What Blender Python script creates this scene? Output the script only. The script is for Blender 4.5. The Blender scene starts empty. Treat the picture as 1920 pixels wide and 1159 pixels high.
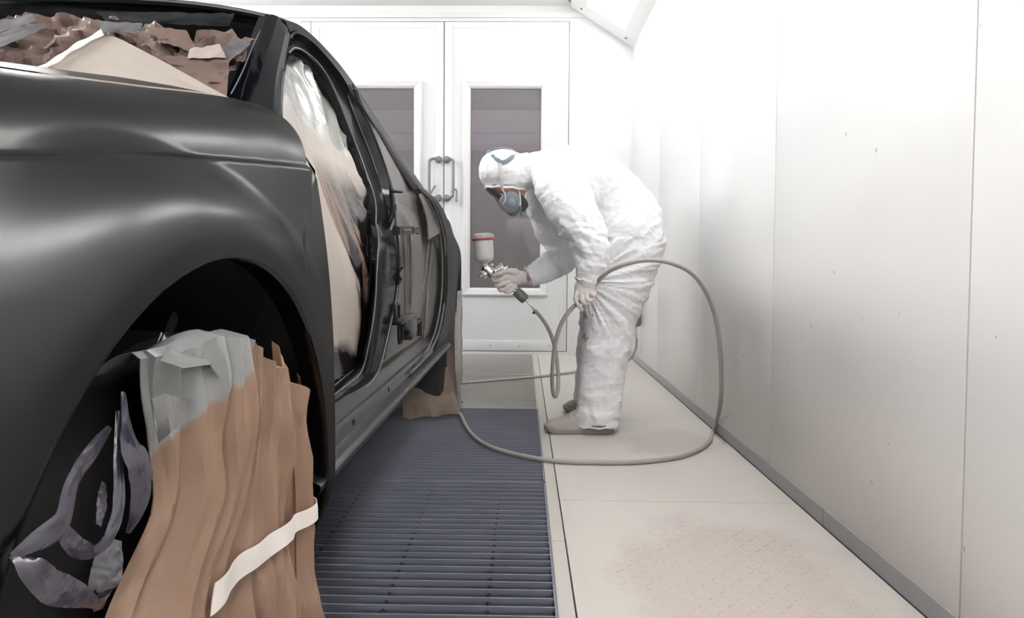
import bpy, bmesh, math, random
from math import sin, cos, pi, radians, sqrt, atan2
from mathutils import Vector, Matrix, noise
random.seed(7)
scene = bpy.context.scene
col = scene.collection

# ------------------------------------------------------------------ camera
F = 1250.0                      # focal length in pixels of the 1920 x 1159 frame
CX, CY = 960.0, 538.0           # where the optical axis meets the frame
cam_d = bpy.data.cameras.new('camera')
cam = bpy.data.objects.new('camera', cam_d)
col.objects.link(cam)
cam_d.sensor_width = 36.0
cam_d.lens = 36.0 * F / 1920.0
cam_d.shift_y = -(579.5 - CY) / 1920.0
cam_d.clip_start = 0.02
CAM = Vector((0.0, 0.0, 0.8))
R = (Matrix.Rotation(math.atan(22 / F), 4, 'Z') @ Matrix.Rotation(pi / 2 - math.atan(44 / F), 4, 'X')
     @ Matrix.Rotation(radians(0.37), 4, 'Z'))
cam.matrix_world = Matrix.Translation(CAM) @ R
scene.camera = cam
R3 = R.to_3x3()

# ------------------------------------------------------------------ light and exposure
world = bpy.data.worlds.new('world')
scene.world = world
world.use_nodes = True
world.node_tree.nodes['Background'].inputs[0].default_value = (0.9, 0.93, 1.0, 1)
world.node_tree.nodes['Background'].inputs[1].default_value = 0.15
scene.view_settings.view_transform = 'Standard'
scene.view_settings.look = 'None'
scene.view_settings.gamma = 1.0
scene.view_settings.exposure = 0.52
scene.cycles.use_denoising = True
scene.cycles.max_bounces = 8
scene.cycles.sample_clamp_indirect = 6.0
TUBE_POWER = 9.5
HAZE = 0.07


def W(px, py, Y=None, X=None, Z=None):
    """The point of the place seen at a pixel, on the plane Y, X or Z = constant."""
    d = R3 @ Vector((px - CX, -(py - CY), -F))
    if Y is not None:
        t = Y / d.y
    elif X is not None:
        t = X / d.x
    else:
        t = (Z - CAM.z) / d.z
    return CAM + d * t


# ------------------------------------------------------------------ object helpers
def link(o, parent=None):
    col.objects.link(o)
    if parent is not None:
        o.parent = parent
        o.matrix_parent_inverse = parent.matrix_world.inverted()
    return o


def thing(name, label, cat, loc=(0, 0, 0), group=None):
    o = bpy.data.objects.new(name, None)
    o.empty_display_size = 0.05
    o.location = loc
    o.matrix_world = Matrix.Translation(loc)
    col.objects.link(o)
    o['label'] = label
    o['category'] = cat
    if group:
        o['group'] = group
    return o


def tag(o, label, cat, group=None):
    o['label'] = label
    o['category'] = cat
    if group:
        o['group'] = group
    return o


def obj(name, bm, mat, parent=None, smooth=None, label=None):
    """smooth: None flat, or angle in degrees above which edges stay sharp"""
    bmesh.ops.recalc_face_normals(bm, faces=bm.faces) if len(bm.faces) < 60000 else None
    if smooth is not None:
        lim = radians(smooth)
        for f in bm.faces:
            f.smooth = True
        for e in bm.edges:
            if len(e.link_faces) == 2 and e.calc_face_angle(0) > lim:
                e.smooth = False
    me = bpy.data.meshes.new(name)
    bm.to_mesh(me)
    bm.free()
    mats = mat if isinstance(mat, (list, tuple)) else [mat]
    for m in mats:
        me.materials.append(m)
    o = bpy.data.objects.new(name, me)
    link(o, parent)
    if label:
        o['label'] = label
    return o


def struct(name, bm, mat, smooth=None):
    o = obj(name, bm, mat, None, smooth)
    o['kind'] = 'structure'
    return o


def box(bm, x0, x1, y0, y1, z0, z1, bevel=0.0, mi=0):
    vs = [bm.verts.new(v) for v in ((x0, y0, z0), (x1, y0, z0), (x1, y1, z0), (x0, y1, z0),
                                    (x0, y0, z1), (x1, y0, z1), (x1, y1, z1), (x0, y1, z1))]
    fs = []
    for q in ((0, 3, 2, 1), (4, 5, 6, 7), (0, 1, 5, 4), (1, 2, 6, 5), (2, 3, 7, 6), (3, 0, 4, 7)):
        f = bm.faces.new([vs[i] for i in q])
        f.material_index = mi
        fs.append(f)
    if bevel:
        es = list({e for f in fs for e in f.edges})
        bmesh.ops.bevel(bm, geom=es, offset=bevel, segments=2, affect='EDGES', profile=0.5)


def catmull(P, n):
    """n samples of a Catmull-Rom curve through tuples or Vectors P"""
    P = [Vector(p) for p in P]
    if len(P) == 2:
        return [P[0].lerp(P[1], i / (n - 1)) for i in range(n)]
    Q = [P[0] * 2 - P[1]] + P + [P[-1] * 2 - P[-2]]
    # arc length table
    dense = []
    for i in range(len(P) - 1):
        p0, p1, p2, p3 = Q[i:i + 4]
        for k in range(16):
            t = k / 16
            dense.append(0.5 * ((2 * p1) + (p2 - p0) * t + (2 * p0 - 5 * p1 + 4 * p2 - p3) * t * t
                                + (3 * p1 - p0 - 3 * p2 + p3) * t ** 3))
    dense.append(P[-1])
    L = [0]
    for a, b in zip(dense, dense[1:]):
        L.append(L[-1] + (b - a).length)
    out = []
    j = 0
    for i in range(n):
        s = L[-1] * i / (n - 1)
        while j < len(L) - 2 and L[j + 1] < s:
            j += 1
        d = L[j + 1] - L[j]
        out.append(dense[j].lerp(dense[j + 1], 0 if d == 0 else (s - L[j]) / d))
    return out


def grid(bm, rows, closed=False, mi=0):
    """quad grid from rows of points (all the same length); closed joins row ends"""
    V = [[bm.verts.new(p) for p in r] for r in rows]
    n = len(V[0])
    for a, b in zip(V, V[1:]):
        for i in range(n if closed else n - 1):
            j = (i + 1) % n
            try:
                f = bm.faces.new((a[i], a[j], b[j], b[i]))
                f.material_index = mi
            except ValueError:
                pass
    return V


def tube(bm, pts, radii, seg=16, n=None, hint=None, caps=True, mi=0, roundcap=False):
    """swept tube; radii: numbers or (along side axis, along hint axis) pairs; hint keeps section axis"""
    pts = [Vector(p) for p in pts]
    rr = [(r, r) if not isinstance(r, (tuple, list)) else tuple(r) for r in radii]
    if len(rr) == 1:
        rr = rr * len(pts)
    if n:
        packed = [Vector((*p, 0)) for p in pts]
        P = catmull(pts, n)
        # radii follow the same arc length
        L = [0]
        for a, b in zip(pts, pts[1:]):
            L.append(L[-1] + (b - a).length)
        R_ = []
        for i in range(n):
            s = L[-1] * i / (n - 1)
            j = 0
            while j < len(L) - 2 and L[j + 1] < s:
                j += 1
            t = (s - L[j]) / max(L[j + 1] - L[j], 1e-9)
            t = min(max(t, 0), 1)
            R_.append((rr[j][0] + (rr[j + 1][0] - rr[j][0]) * t, rr[j][1] + (rr[j + 1][1] - rr[j][1]) * t))
        pts, rr = P, R_
    if roundcap:
        d0 = (pts[0] - pts[1]).normalized()
        d1 = (pts[-1] - pts[-2]).normalized()
        a, b = rr[0], rr[-1]
        m0, m1 = min(a), min(b)
        pre, prr, post, porr = [], [], [], []
        for k in (0.97, 0.8, 0.5):
            c = sqrt(1 - k * k)
            pre.append(pts[0] + d0 * m0 * k); prr.append((a[0] * c, a[1] * c))
            post.insert(0, pts[-1] + d1 * m1 * k); porr.insert(0, (b[0] * c, b[1] * c))
        pts = pre + list(pts) + post
        rr = prr + list(rr) + porr
    rows = []
    up = Vector(hint) if hint is not None else None
    prev = None
    for i, p in enumerate(pts):
        a = pts[max(i - 1, 0)]
        b = pts[min(i + 1, len(pts) - 1)]
        t = (b - a).normalized()
        if up is not None:
            h = (up - t * up.dot(t)).normalized()
        else:
            if prev is None:
                h = t.orthogonal().normalized()
            else:
                h = (prev - t * prev.dot(t)).normalized()
            prev = h
        s = t.cross(h)
        rows.append([p + s * rr[i][0] * cos(2 * pi * k / seg) + h * rr[i][1] * sin(2 * pi * k / seg) for k in range(seg)])
    V = grid(bm, rows, closed=True, mi=mi)
    if caps:
        bm.faces.new(V[0]).material_index = mi
        bm.faces.new(list(reversed(V[-1]))).material_index = mi
    return V


def lathe(bm, axis_pts, radii, seg=24, mi=0):
    """surface of revolution about the line through the axis points"""
    a, b = Vector(axis_pts[0]), Vector(axis_pts[-1])
    t = (b - a).normalized()
    h = t.orthogonal().normalized()
    s = t.cross(h)
    rows = []
    for p, r in zip(axis_pts, radii):
        p = Vector(p)
        rows.append([p + (s * cos(2 * pi * k / seg) + h * sin(2 * pi * k / seg)) * max(r, 1e-4) for k in range(seg)])
    V = grid(bm, rows, closed=True, mi=mi)
    bm.faces.new(V[0]).material_index = mi
    bm.faces.new(list(reversed(V[-1]))).material_index = mi


def along(a, b, *ts):
    a, b = Vector(a), Vector(b)
    d = (b - a).normalized()
    return [a + d * t for t in ts]


def sheet(bm, rows, thick=0.0015, mi=0):
    """a thin closed sheet: the grid and an offset copy of it joined round the rim"""
    V = grid(bm, rows, mi=mi)
    bm.normal_update()
    nr, nc = len(V), len(V[0])
    B = [[bm.verts.new(v.co - v.normal * thick) for v in r] for r in V]
    for i in range(nr - 1):
        for j in range(nc - 1):
            bm.faces.new((B[i][j], B[i + 1][j], B[i + 1][j + 1], B[i][j + 1])).material_index = mi
    rim = [(0, j) for j in range(nc)] + [(i, nc - 1) for i in range(1, nr)] + \
          [(nr - 1, j) for j in range(nc - 2, -1, -1)] + [(i, 0) for i in range(nr - 2, 0, -1)]
    for a, b in zip(rim, rim[1:] + rim[:1]):
        try:
            bm.faces.new((V[a[0]][a[1]], B[a[0]][a[1]], B[b[0]][b[1]], V[b[0]][b[1]])).material_index = mi
        except ValueError:
            pass
    return V


def remeshed(bm, voxel, smooth_iter=2):
    """one continuous surface around everything in bm"""
    me = bpy.data.meshes.new('tmp')
    bmesh.ops.recalc_face_normals(bm, faces=bm.faces)
    bm.to_mesh(me)
    bm.free()
    o = bpy.data.objects.new('tmp', me)
    col.objects.link(o)
    m = o.modifiers.new('r', 'REMESH')
    m.mode = 'VOXEL'
    m.voxel_size = voxel
    dg = bpy.context.evaluated_depsgraph_get()
    dg.update()
    me2 = bpy.data.meshes.new_from_object(o.evaluated_get(dg))
    out = bmesh.new()
    out.from_mesh(me2)
    bpy.data.objects.remove(o)
    bpy.data.meshes.remove(me)
    bpy.data.meshes.remove(me2)
    for _ in range(smooth_iter):
        bmesh.ops.smooth_vert(out, verts=out.verts, factor=0.5, use_axis_x=True, use_axis_y=True, use_axis_z=True)
    return out


def sstep(a, b, x):
    t = min(max((x - a) / (b - a), 0.0), 1.0)
    return t * t * (3 - 2 * t)


def lerpt(x, table):
    """piecewise linear table [(x, value), ...]"""
    if x <= table[0][0]:
        return table[0][1]
    for (a, va), (b, vb) in zip(table, table[1:]):
        if x <= b:
            return va + (vb - va) * (x - a) / (b - a)
    return table[-1][1]


def smt(x, table):
    """smooth (cubic Hermite) table"""
    n = len(table)
    if x <= table[0][0]:
        return table[0][1]
    if x >= table[-1][0]:
        return table[-1][1]
    for i in range(n - 1):
        if x <= table[i + 1][0]:
            break
    def m(k):
        a = table[max(k - 1, 0)]; b = table[min(k + 1, n - 1)]
        return (b[1] - a[1]) / (b[0] - a[0])
    x0, v0 = table[i]; x1, v1 = table[i + 1]
    h = x1 - x0
    t = (x - x0) / h
    return ((2 * t ** 3 - 3 * t * t + 1) * v0 + (t ** 3 - 2 * t * t + t) * h * m(i)
            + (-2 * t ** 3 + 3 * t * t) * v1 + (t ** 3 - t * t) * h * m(i + 1))


def ridge(p, s=1.0, oct=3):
    """ridged noise 0..1 with sharp crests"""
    v = 0.0; a = 1.0; tot = 0.0
    q = Vector(p) * s
    for _ in range(oct):
        v += a * (1 - abs(noise.noise(q)) * 2.0)
        tot += a
        q = q * 2.03 + Vector((7.1, 3.3, 1.7))
        a *= 0.5
    return v / tot


# ------------------------------------------------------------------ materials
def rgb(r, g, b):
    """sRGB 0..255 to linear"""
    def c(v):
        v /= 255
        return v / 12.92 if v <= 0.04045 else ((v + 0.055) / 1.055) ** 2.4
    return (c(r), c(g), c(b), 1)


class NT:
    def __init__(self, name):
        self.m = bpy.data.materials.new(name)
        self.m.use_nodes = True
        self.t = self.m.node_tree
        self.b = self.t.nodes['Principled BSDF']
        self.out = self.t.nodes['Material Output']

    def n(self, kind, **kw):
        nd = self.t.nodes.new(kind)
        for k, v in kw.items():
            if k.startswith('i_'):
                nd.inputs[k[2:].replace('_', ' ')].default_value = v
            else:
                setattr(nd, k, v)
        return nd

    def l(self, a, b):
        self.t.links.new(a, b)

    def math(self, op, a, b=None, c=None):
        nd = self.t.nodes.new('ShaderNodeMath')
        nd.operation = op
        for i, v in enumerate((a, b, c)):
            if v is None:
                continue
            if isinstance(v, (int, float)):
                nd.inputs[i].default_value = v
            else:
                self.l(v, nd.inputs[i])
        return nd.outputs[0]

    def mix(self, fac, a, b):
        nd = self.t.nodes.new('ShaderNodeMix')
        nd.data_type = 'RGBA'
        if isinstance(fac, (int, float)):
            nd.inputs[0].default_value = fac
        else:
            self.l(fac, nd.inputs[0])
        for s, v in ((6, a), (7, b)):
            if isinstance(v, tuple):
                nd.inputs[s].default_value = v
            else:
                self.l(v, nd.inputs[s])
        return nd.outputs[2]

    def coords(self):
        return self.n('ShaderNodeTexCoord').outputs['Object']

    def noise(self, scale, detail=4, rough=0.5, vec=None, dist=0.0):
        nd = self.n('ShaderNodeTexNoise')
        nd.inputs['Scale'].default_value = scale
        nd.inputs['Detail'].default_value = detail
        nd.inputs['Roughness'].default_value = rough
        nd.inputs['Distortion'].default_value = dist
        self.l(vec if vec is not None else self.coords(), nd.inputs['Vector'])
        return nd.outputs['Fac']

    def ramp(self, fac, stops):
        nd = self.n('ShaderNodeValToRGB')
        e = nd.color_ramp.elements
        e[0].position, e[0].color = stops[0]
        e[1].position, e[1].color = stops[-1]
        for p, c in stops[1:-1]:
            k = e.new(p)
            k.color = c
        self.l(fac, nd.inputs[0])
        return nd.outputs[0]

    def bump(self, h, strength=0.3, dist=0.01):
        nd = self.n('ShaderNodeBump')
        nd.inputs['Strength'].default_value = strength
        nd.inputs['Distance'].default_value = dist
        self.l(h, nd.inputs['Height'])
        self.l(nd.outputs[0], self.b.inputs['Normal'])
        return nd

    def set(self, **kw):
        names = dict(color='Base Color', rough='Roughness', metal='Metallic', spec='Specular IOR Level',
                     coat='Coat Weight', coatr='Coat Roughness', trans='Transmission Weight', alpha='Alpha',
                     emit='Emission Color', emits='Emission Strength', sub='Subsurface Weight', ior='IOR', sheen='Sheen Weight')
        for k, v in kw.items():
            s = self.b.inputs[names[k]]
            if isinstance(v, (int, float, tuple)):
                s.default_value = v
            else:
                self.l(v, s)
        return self


BLACK = (0, 0, 0, 1)
WHITE = (1, 1, 1, 1)
GR = lambda v: (v, v, v, 1)


def simple(name, color, rough=0.5, metal=0.0, noise_amt=0.06, nscale=12, bump=0.0, bscale=60, **kw):
    t = NT(name)
    f = t.noise(nscale)
    dark = tuple(c * (1 - noise_amt * 2) for c in color[:3]) + (1,)
    t.set(color=t.mix(f, dark, color), rough=rough, metal=metal, **kw)
    if bump:
        t.bump(t.noise(bscale, 5), bump, 0.003)
    return t.m


M = {}


def make_materials():
    # white lacquered panel, a little soiled low down
    t = NT('white_panel')
    co = t.coords()
    sep = t.n('ShaderNodeSeparateXYZ'); t.l(co, sep.inputs[0])
    low = t.math('MULTIPLY', t.math('SUBTRACT', 1.25, sep.outputs[2]), 0.75)
    nd = t.n('ShaderNodeClamp'); t.l(low, nd.inputs[0])
    n1 = t.noise(1.7, 3)
    f = t.math('MULTIPLY', nd.outputs[0], t.math('MULTIPLY_ADD', n1, 0.9, 0.35))
    c = t.mix(f, rgb(240, 241, 241), rgb(232, 226, 222))
    sp = t.ramp(t.noise(34, 1, 0.4), [(0.0, BLACK), (0.80, BLACK), (0.82, WHITE)])
    c = t.mix(t.math('MULTIPLY', sp, 0.5), c, rgb(150, 145, 142))
    t.set(color=c, rough=0.3, spec=0.5)
    t.bump(t.noise(2.2, 1), 0.12, 0.02)
    M['panel'] = t.m
    M['door_white'] = simple('door_white', rgb(240, 242, 242), 0.35, noise_amt=0.02)
    M['trim'] = simple('pale_trim', rgb(236, 236, 236), 0.4, noise_amt=0.02)
    M['base'] = simple('grey_skirting', rgb(178, 180, 184), 0.5, noise_amt=0.05)
    M['gap'] = simple('dark_joint', rgb(70, 70, 80), 0.8, noise_amt=0.05)
    M['joint'] = simple('panel_joint', rgb(196, 196, 200), 0.6, noise_amt=0.05)
    M['dark'] = simple('black_rubber', rgb(8, 8, 9), 0.8, noise_amt=0.1)
    M['void'] = simple('dark_pit', rgb(40, 42, 52), 0.9, noise_amt=0.1)
    M['handle'] = simple('grey_handle', rgb(120, 122, 122), 0.35, 0.4)
    M['bolt'] = simple('bolt_steel', rgb(110, 105, 100), 0.4, 0.6)

    # steel floor under dried overspray; the tread shows where the film has worn off
    t = NT('floor_plate')
    co = t.coords()
    sep = t.n('ShaderNodeSeparateXYZ'); t.l(co, sep.inputs[0])
    x, y = sep.outputs[0], sep.outputs[1]

    def blob(cx, cy, rx, ry):
        dx = t.math('DIVIDE', t.math('SUBTRACT', x, cx), rx)
        dy = t.math('DIVIDE', t.math('SUBTRACT', y, cy), ry)
        r = t.math('SQRT', t.math('ADD', t.math('MULTIPLY', dx, dx), t.math('MULTIPLY', dy, dy)))
        r = t.math('ADD', r, t.math('MULTIPLY', t.math('SUBTRACT', t.noise(4.5, 6, 0.6), 0.5), 1.3))
        nd = t.n('ShaderNodeMapRange'); nd.inputs[1].default_value = 1.15; nd.inputs[2].default_value = 0.75
        t.l(r, nd.inputs[0])
        return nd.outputs[0]
    mask = t.math('MAXIMUM', blob(0.56, 1.66, 0.30, 0.42), blob(0.66, 2.98, 0.22, 0.22))
    p = 0.034
    u = t.math('DIVIDE', x, p); v = t.math('DIVIDE', y, p)
    iu = t.math('FLOOR', u); iv = t.math('FLOOR', v)
    par = t.math('MODULO', t.math('ABSOLUTE', t.math('ADD', iu, iv)), 2.0)
    sgn = t.math('MULTIPLY_ADD', par, 2.0, -1.0)
    fu = t.math('SUBTRACT', t.math('SUBTRACT', u, iu), 0.5)
    fv = t.math('MULTIPLY', t.math('SUBTRACT', t.math('SUBTRACT', v, iv), 0.5), sgn)
    a = t.math('MULTIPLY', t.math('ADD', fu, fv), 0.7071)
    b = t.math('MULTIPLY', t.math('SUBTRACT', fu, fv), 0.7071)
    d = t.math('SQRT', t.math('ADD', t.math('POWER', t.math('DIVIDE', a, 0.46), 2), t.math('POWER', t.math('DIVIDE', b, 0.10), 2)))
    nd = t.n('ShaderNodeMapRange'); nd.inputs[1].default_value = 1.0; nd.inputs[2].default_value = 0.6
    t.l(d, nd.inputs[0])
    tread = nd.outputs[0]
    h = t.math('MULTIPLY', tread, t.math('MULTIPLY_ADD', mask, 0.95, 0.04))
    big = t.noise(1.3, 5, 0.55)
    c = t.mix(big, rgb(200, 192, 185), rgb(210, 207, 200))
    c = t.mix(t.math('MULTIPLY', mask, 0.75), c, rgb(192, 179, 174))
    c = t.mix(t.math('MULTIPLY', t.math('MULTIPLY', tread, mask), 0.55), c, rgb(214, 208, 205))
    t.set(color=c, rough=0.55, spec=0.35)
    t.bump(t.math('ADD', h, t.math('MULTIPLY', t.noise(60, 3), 0.06)), 0.7, 0.004)
    M['floor'] = t.m
    M['floor_strip'] = simple('floor_strip', rgb(200, 194, 187), 0.5, noise_amt=0.06, nscale=6, bump=0.15)
    M['workshop'] = simple('dim_workshop', rgb(34, 34, 38), 0.9, noise_amt=0.1, nscale=2)
    M['grate'] = simple('grate_steel', rgb(142, 144, 158), 0.42, 0.15, noise_amt=0.2, nscale=5)
    M['grate_dusty'] = simple('dusty_grate_steel', rgb(214, 211, 204), 0.5, 0.1, noise_amt=0.12, nscale=5)
    M['rod'] = simple('grate_rod', rgb(46, 48, 60), 0.5, 0.5)

    # car
    def lacquer(name, base, rough, lo, k, ior=1.45):
        t = NT(name)
        df = t.n('ShaderNodeBsdfDiffuse'); df.inputs[0].default_value = base
        gl = t.n('ShaderNodeBsdfGlossy'); gl.inputs['Roughness'].default_value = rough
        fr = t.n('ShaderNodeFresnel'); fr.inputs[0].default_value = ior
        mx = t.n('ShaderNodeMixShader')
        t.l(t.math('MULTIPLY_ADD', fr.outputs[0], k, lo), mx.inputs[0])
        t.l(df.outputs[0], mx.inputs[1]); t.l(gl.outputs[0], mx.inputs[2]); t.l(mx.outputs[0], t.out.inputs[0])
        return t.m
    M['paint'] = lacquer('satin_black_paint', GR(0.003), 0.26, 0.052, 0.20)
    M['gloss'] = lacquer('gloss_black_paint', (0.004, 0.004, 0.006, 1), 0.13, 0.015, 0.42)
    t = NT('grey_primer'); 
    t.set(color=t.mix(t.noise(3, 3), rgb(72, 69, 68), rgb(98, 93, 90)), rough=0.34, spec=0.35); M['primer'] = t.m
    t = NT('sill_primer'); t.set(color=t.mix(t.noise(3, 3), rgb(26, 26, 27), rgb(40, 39, 39)), rough=0.3, spec=0.5); M['sill'] = t.m
    M['bead'] = simple('painted_highlight_bead', rgb(128, 128, 140), 0.3, 0.4, noise_amt=0.15)  # pale grey puts the sheen of the sealant edges into the colour
    M['well'] = simple('wheel_well', rgb(8, 8, 8), 0.9, noise_amt=0.2)
    M['hinge'] = simple('black_hinge', rgb(16, 15, 16), 0.35, 0.3, noise_amt=0.1)

    # papers and films
    def paper(name, c0, c1, rough=0.6, bump=0.25):
        t = NT(name)
        f = t.noise(7, 5, 0.6)
        g = t.noise(300, 2)
        c = t.mix(f, c0, c1)
        c = t.mix(t.math('MULTIPLY', g, 0.15), c, tuple(v * 0.6 for v in c0[:3]) + (1,))
        t.set(color=c, rough=rough, spec=0.25)
        t.bump(t.noise(24, 5, 0.6, dist=0.5), bump, 0.006)
        return t
    M['kraft'] = paper('kraft_paper', rgb(132, 100, 80), rgb(162, 130, 108)).m
    M['kraft_pale'] = paper('pale_kraft_paper', rgb(156, 146, 138), rgb(172, 162, 153), bump=0.12).m
    M['kraft_dusty'] = paper('dusty_kraft_paper', rgb(140, 118, 102), rgb(162, 144, 130)).m
    M['tape'] = paper('masking_tape', rgb(216, 206, 200), rgb(232, 226, 220), 0.45, 0.1).m
    t = NT('clear_film'); M['clear_film'] = t.m
    t.set(color=rgb(196, 196, 194), rough=0.22, spec=0.8, trans=0.0)
    t.bump(t.noise(30, 5, 0.6, dist=1.0), 0.35, 0.006)
    tr = t.n('ShaderNodeBsdfTransparent'); mx = t.n('ShaderNodeMixShader')
    f = t.math('MULTIPLY_ADD', t.noise(9, 3), 0.5, 0.28)
    t.l(f, mx.inputs[0]); t.l(tr.outputs[0], mx.inputs[1]); t.l(t.b.outputs[0], mx.inputs[2]); t.l(mx.outputs[0], t.out.inputs[0])
    M['film'] = t.m
    t = NT('dark_film'); t.set(color=(0.022, 0.018, 0.03, 1), rough=0.16, spec=1.0, coat=0.6, coatr=0.15)
    t.bump(t.noise(18, 4, 0.6, dist=0.8), 0.3, 0.006); M['dark_film'] = t.m
    t = NT('violet_film'); t.set(color=(0.035, 0.03, 0.048, 1), rough=0.24, spec=0.9)
    t.bump(t.noise(18, 4, 0.6, dist=0.8), 0.3, 0.006); M['violet_film'] = t.m
    t = NT('silver_film'); t.set(color=rgb(136, 136, 134), rough=0.3, spec=0.6, metal=0.2)
    t.bump(t.noise(26, 4, 0.6, dist=0.8), 0.4, 0.006); M['silver_film'] = t.m

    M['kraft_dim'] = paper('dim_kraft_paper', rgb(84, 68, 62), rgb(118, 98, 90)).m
    M['grey_film'] = simple('grey_film', rgb(96, 93, 96), 0.28, noise_amt=0.2, bump=0.4, bscale=24)

    def zones(name, c0, c1, zone):
        t = paper(name, c0, c1, 0.6, 0.2)
        base = t.b.inputs['Base Color'].links[0].from_socket
        sep = t.n('ShaderNodeSeparateXYZ'); t.l(t.coords(), sep.inputs[0])
        col_, ro = zone(t, base, sep.outputs[1], sep.outputs[2])
        t.l(col_, t.b.inputs['Base Color']); t.l(ro, t.b.inputs['Roughness'])
        t.b.inputs['Specular IOR Level'].default_value = 0.5
        return t.m

    def rng(t, v, a, b):
        nd = t.n('ShaderNodeMapRange'); nd.inputs[1].default_value = a; nd.inputs[2].default_value = b
        nd.interpolation_type = 'SMOOTHSTEP'
        t.l(v, nd.inputs[0])
        return nd.outputs[0]

    def wheel_zone(t, base, y, z):
        n_ = t.math('MULTIPLY', t.math('SUBTRACT', t.noise(9, 4), 0.5), 0.16)
        a = t.math('SUBTRACT', t.math('ADD', z, n_), t.math('MULTIPLY_ADD', t.math('SUBTRACT', y, 0.62), 0.75, 0.612))
        m = t.math('MULTIPLY', rng(t, a, -0.004, 0.008), rng(t, t.math('ADD', z, n_), 0.595, 0.61))
        c = t.mix(m, base, rgb(142, 142, 142))
        return c, t.math('MULTIPLY_ADD', m, -0.32, 0.62)
    M['kraft_wheel'] = zones('kraft_paper_with_film', rgb(112, 84, 68), rgb(166, 136, 114), wheel_zone)

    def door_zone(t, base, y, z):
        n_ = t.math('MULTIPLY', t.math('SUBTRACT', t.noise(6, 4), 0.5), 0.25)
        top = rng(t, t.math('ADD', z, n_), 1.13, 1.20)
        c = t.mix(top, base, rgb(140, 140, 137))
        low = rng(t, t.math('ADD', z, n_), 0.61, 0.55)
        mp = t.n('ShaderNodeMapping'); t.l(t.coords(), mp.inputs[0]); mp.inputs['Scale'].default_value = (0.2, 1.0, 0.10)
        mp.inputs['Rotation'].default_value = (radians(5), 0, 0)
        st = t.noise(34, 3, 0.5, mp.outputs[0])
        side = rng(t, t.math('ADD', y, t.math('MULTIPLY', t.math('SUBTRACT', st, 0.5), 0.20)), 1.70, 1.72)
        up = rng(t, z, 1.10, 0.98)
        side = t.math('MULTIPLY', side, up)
        fold_shade = rng(t, st, 0.60, 0.54)  # dark streaks paint the shade of deep folds into the paper
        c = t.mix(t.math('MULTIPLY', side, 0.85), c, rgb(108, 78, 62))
        dark = t.math('MAXIMUM', t.math('MULTIPLY', side, fold_shade), low)
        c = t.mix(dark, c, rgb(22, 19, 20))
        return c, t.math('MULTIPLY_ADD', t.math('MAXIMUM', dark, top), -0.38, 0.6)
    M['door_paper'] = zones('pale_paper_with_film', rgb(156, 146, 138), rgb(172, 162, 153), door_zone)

    # worker
    t = NT('white_coverall')
    n_ = t.noise(5, 5, 0.6)
    st = t.ramp(t.noise(3.2, 4, 0.5), [(0.0, BLACK), (0.60, BLACK), (0.72, WHITE)])
    sep = t.n('ShaderNodeSeparateXYZ'); t.l(t.coords(), sep.inputs[0])
    c = t.mix(t.math('MULTIPLY', st, 0.35), rgb(252, 252, 254), rgb(236, 231, 228))
    tear = None
    for px, py, ry, r in ((1093, 592, 3.2, 0.022), (1094, 632, 3.16, 0.020), (1166, 686, 3.16, 0.008), (1108, 588, 3.2, 0.010)):
        q = W(px, py, Y=ry)
        dx = t.math('SUBTRACT', sep.outputs[0], q.x); dz = t.math('SUBTRACT', sep.outputs[2], q.z)
        d = t.math('SQRT', t.math('ADD', t.math('MULTIPLY', dx, dx), t.math('MULTIPLY', dz, dz)))
        d = t.math('ADD', d, t.math('MULTIPLY', t.math('SUBTRACT', t.noise(60, 4), 0.5), 0.05))
        nd = t.n('ShaderNodeMapRange'); nd.inputs[1].default_value = r; nd.inputs[2].default_value = r * 0.55
        t.l(d, nd.inputs[0])
        tear = nd.outputs[0] if tear is None else t.math('MAXIMUM', tear, nd.outputs[0])
    c = t.mix(t.math('MULTIPLY', tear, 0.75), c, rgb(92, 82, 78))
    t.set(color=c, rough=0.62, spec=0.25, sheen=0.1)
    mp = t.n('ShaderNodeMapping'); t.l(t.coords(), mp.inputs[0])
    mp.inputs['Rotation'].default_value = (0, radians(38), 0); mp.inputs['Scale'].default_value = (0.35, 1.0, 1.4)
    w1 = t.noise(7, 3, 0.55, mp.outputs[0], 0.9)
    w1 = t.math('ABSOLUTE', t.math('SUBTRACT', w1, 0.5))
    w2 = t.math('ABSOLUTE', t.math('SUBTRACT', t.noise(14, 2, 0.5, None, 0.8), 0.5))
    t.bump(t.math('ADD', w1, t.math('MULTIPLY', w2, 0.4)), 0.35, 0.03)
    M['suit'] = t.m
    M['skin'] = simple('skin', rgb(204, 136, 116), 0.5, noise_amt=0.1, nscale=30)
    t = NT('latex_glove')
    t.set(color=t.mix(t.noise(14, 4), rgb(222, 212, 208), rgb(236, 229, 225)), rough=0.45, spec=0.4)
    t.bump(t.noise(55, 4), 0.3, 0.004); M['glove'] = t.m
    M['mask'] = simple('grey_blue_rubber', rgb(132, 140, 152), 0.42, noise_amt=0.08)
    M['mask_dark'] = simple('dark_grey_rubber', rgb(66, 70, 76), 0.4)
    M['strap'] = simple('grey_strap', rgb(104, 118, 124), 0.6)
    M['strap_pale'] = simple('pale_strap', rgb(214, 214, 206), 0.6)
    M['suede'] = simple('dusty_suede', rgb(186, 178, 170), 0.85, noise_amt=0.1, nscale=20, bump=0.4, bscale=80)
    M['sole'] = simple('dusty_sole', rgb(158, 150, 142), 0.7, noise_amt=0.1)
    M['hair'] = simple('dark_hair', rgb(50, 44, 42), 0.6)
    M['eye'] = simple('eye_white', rgb(220, 215, 210), 0.3, noise_amt=0.02)

    # spray gun
    M['chrome'] = simple('chrome', rgb(238, 238, 238), 0.27, 1.0, noise_amt=0.03)
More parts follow.
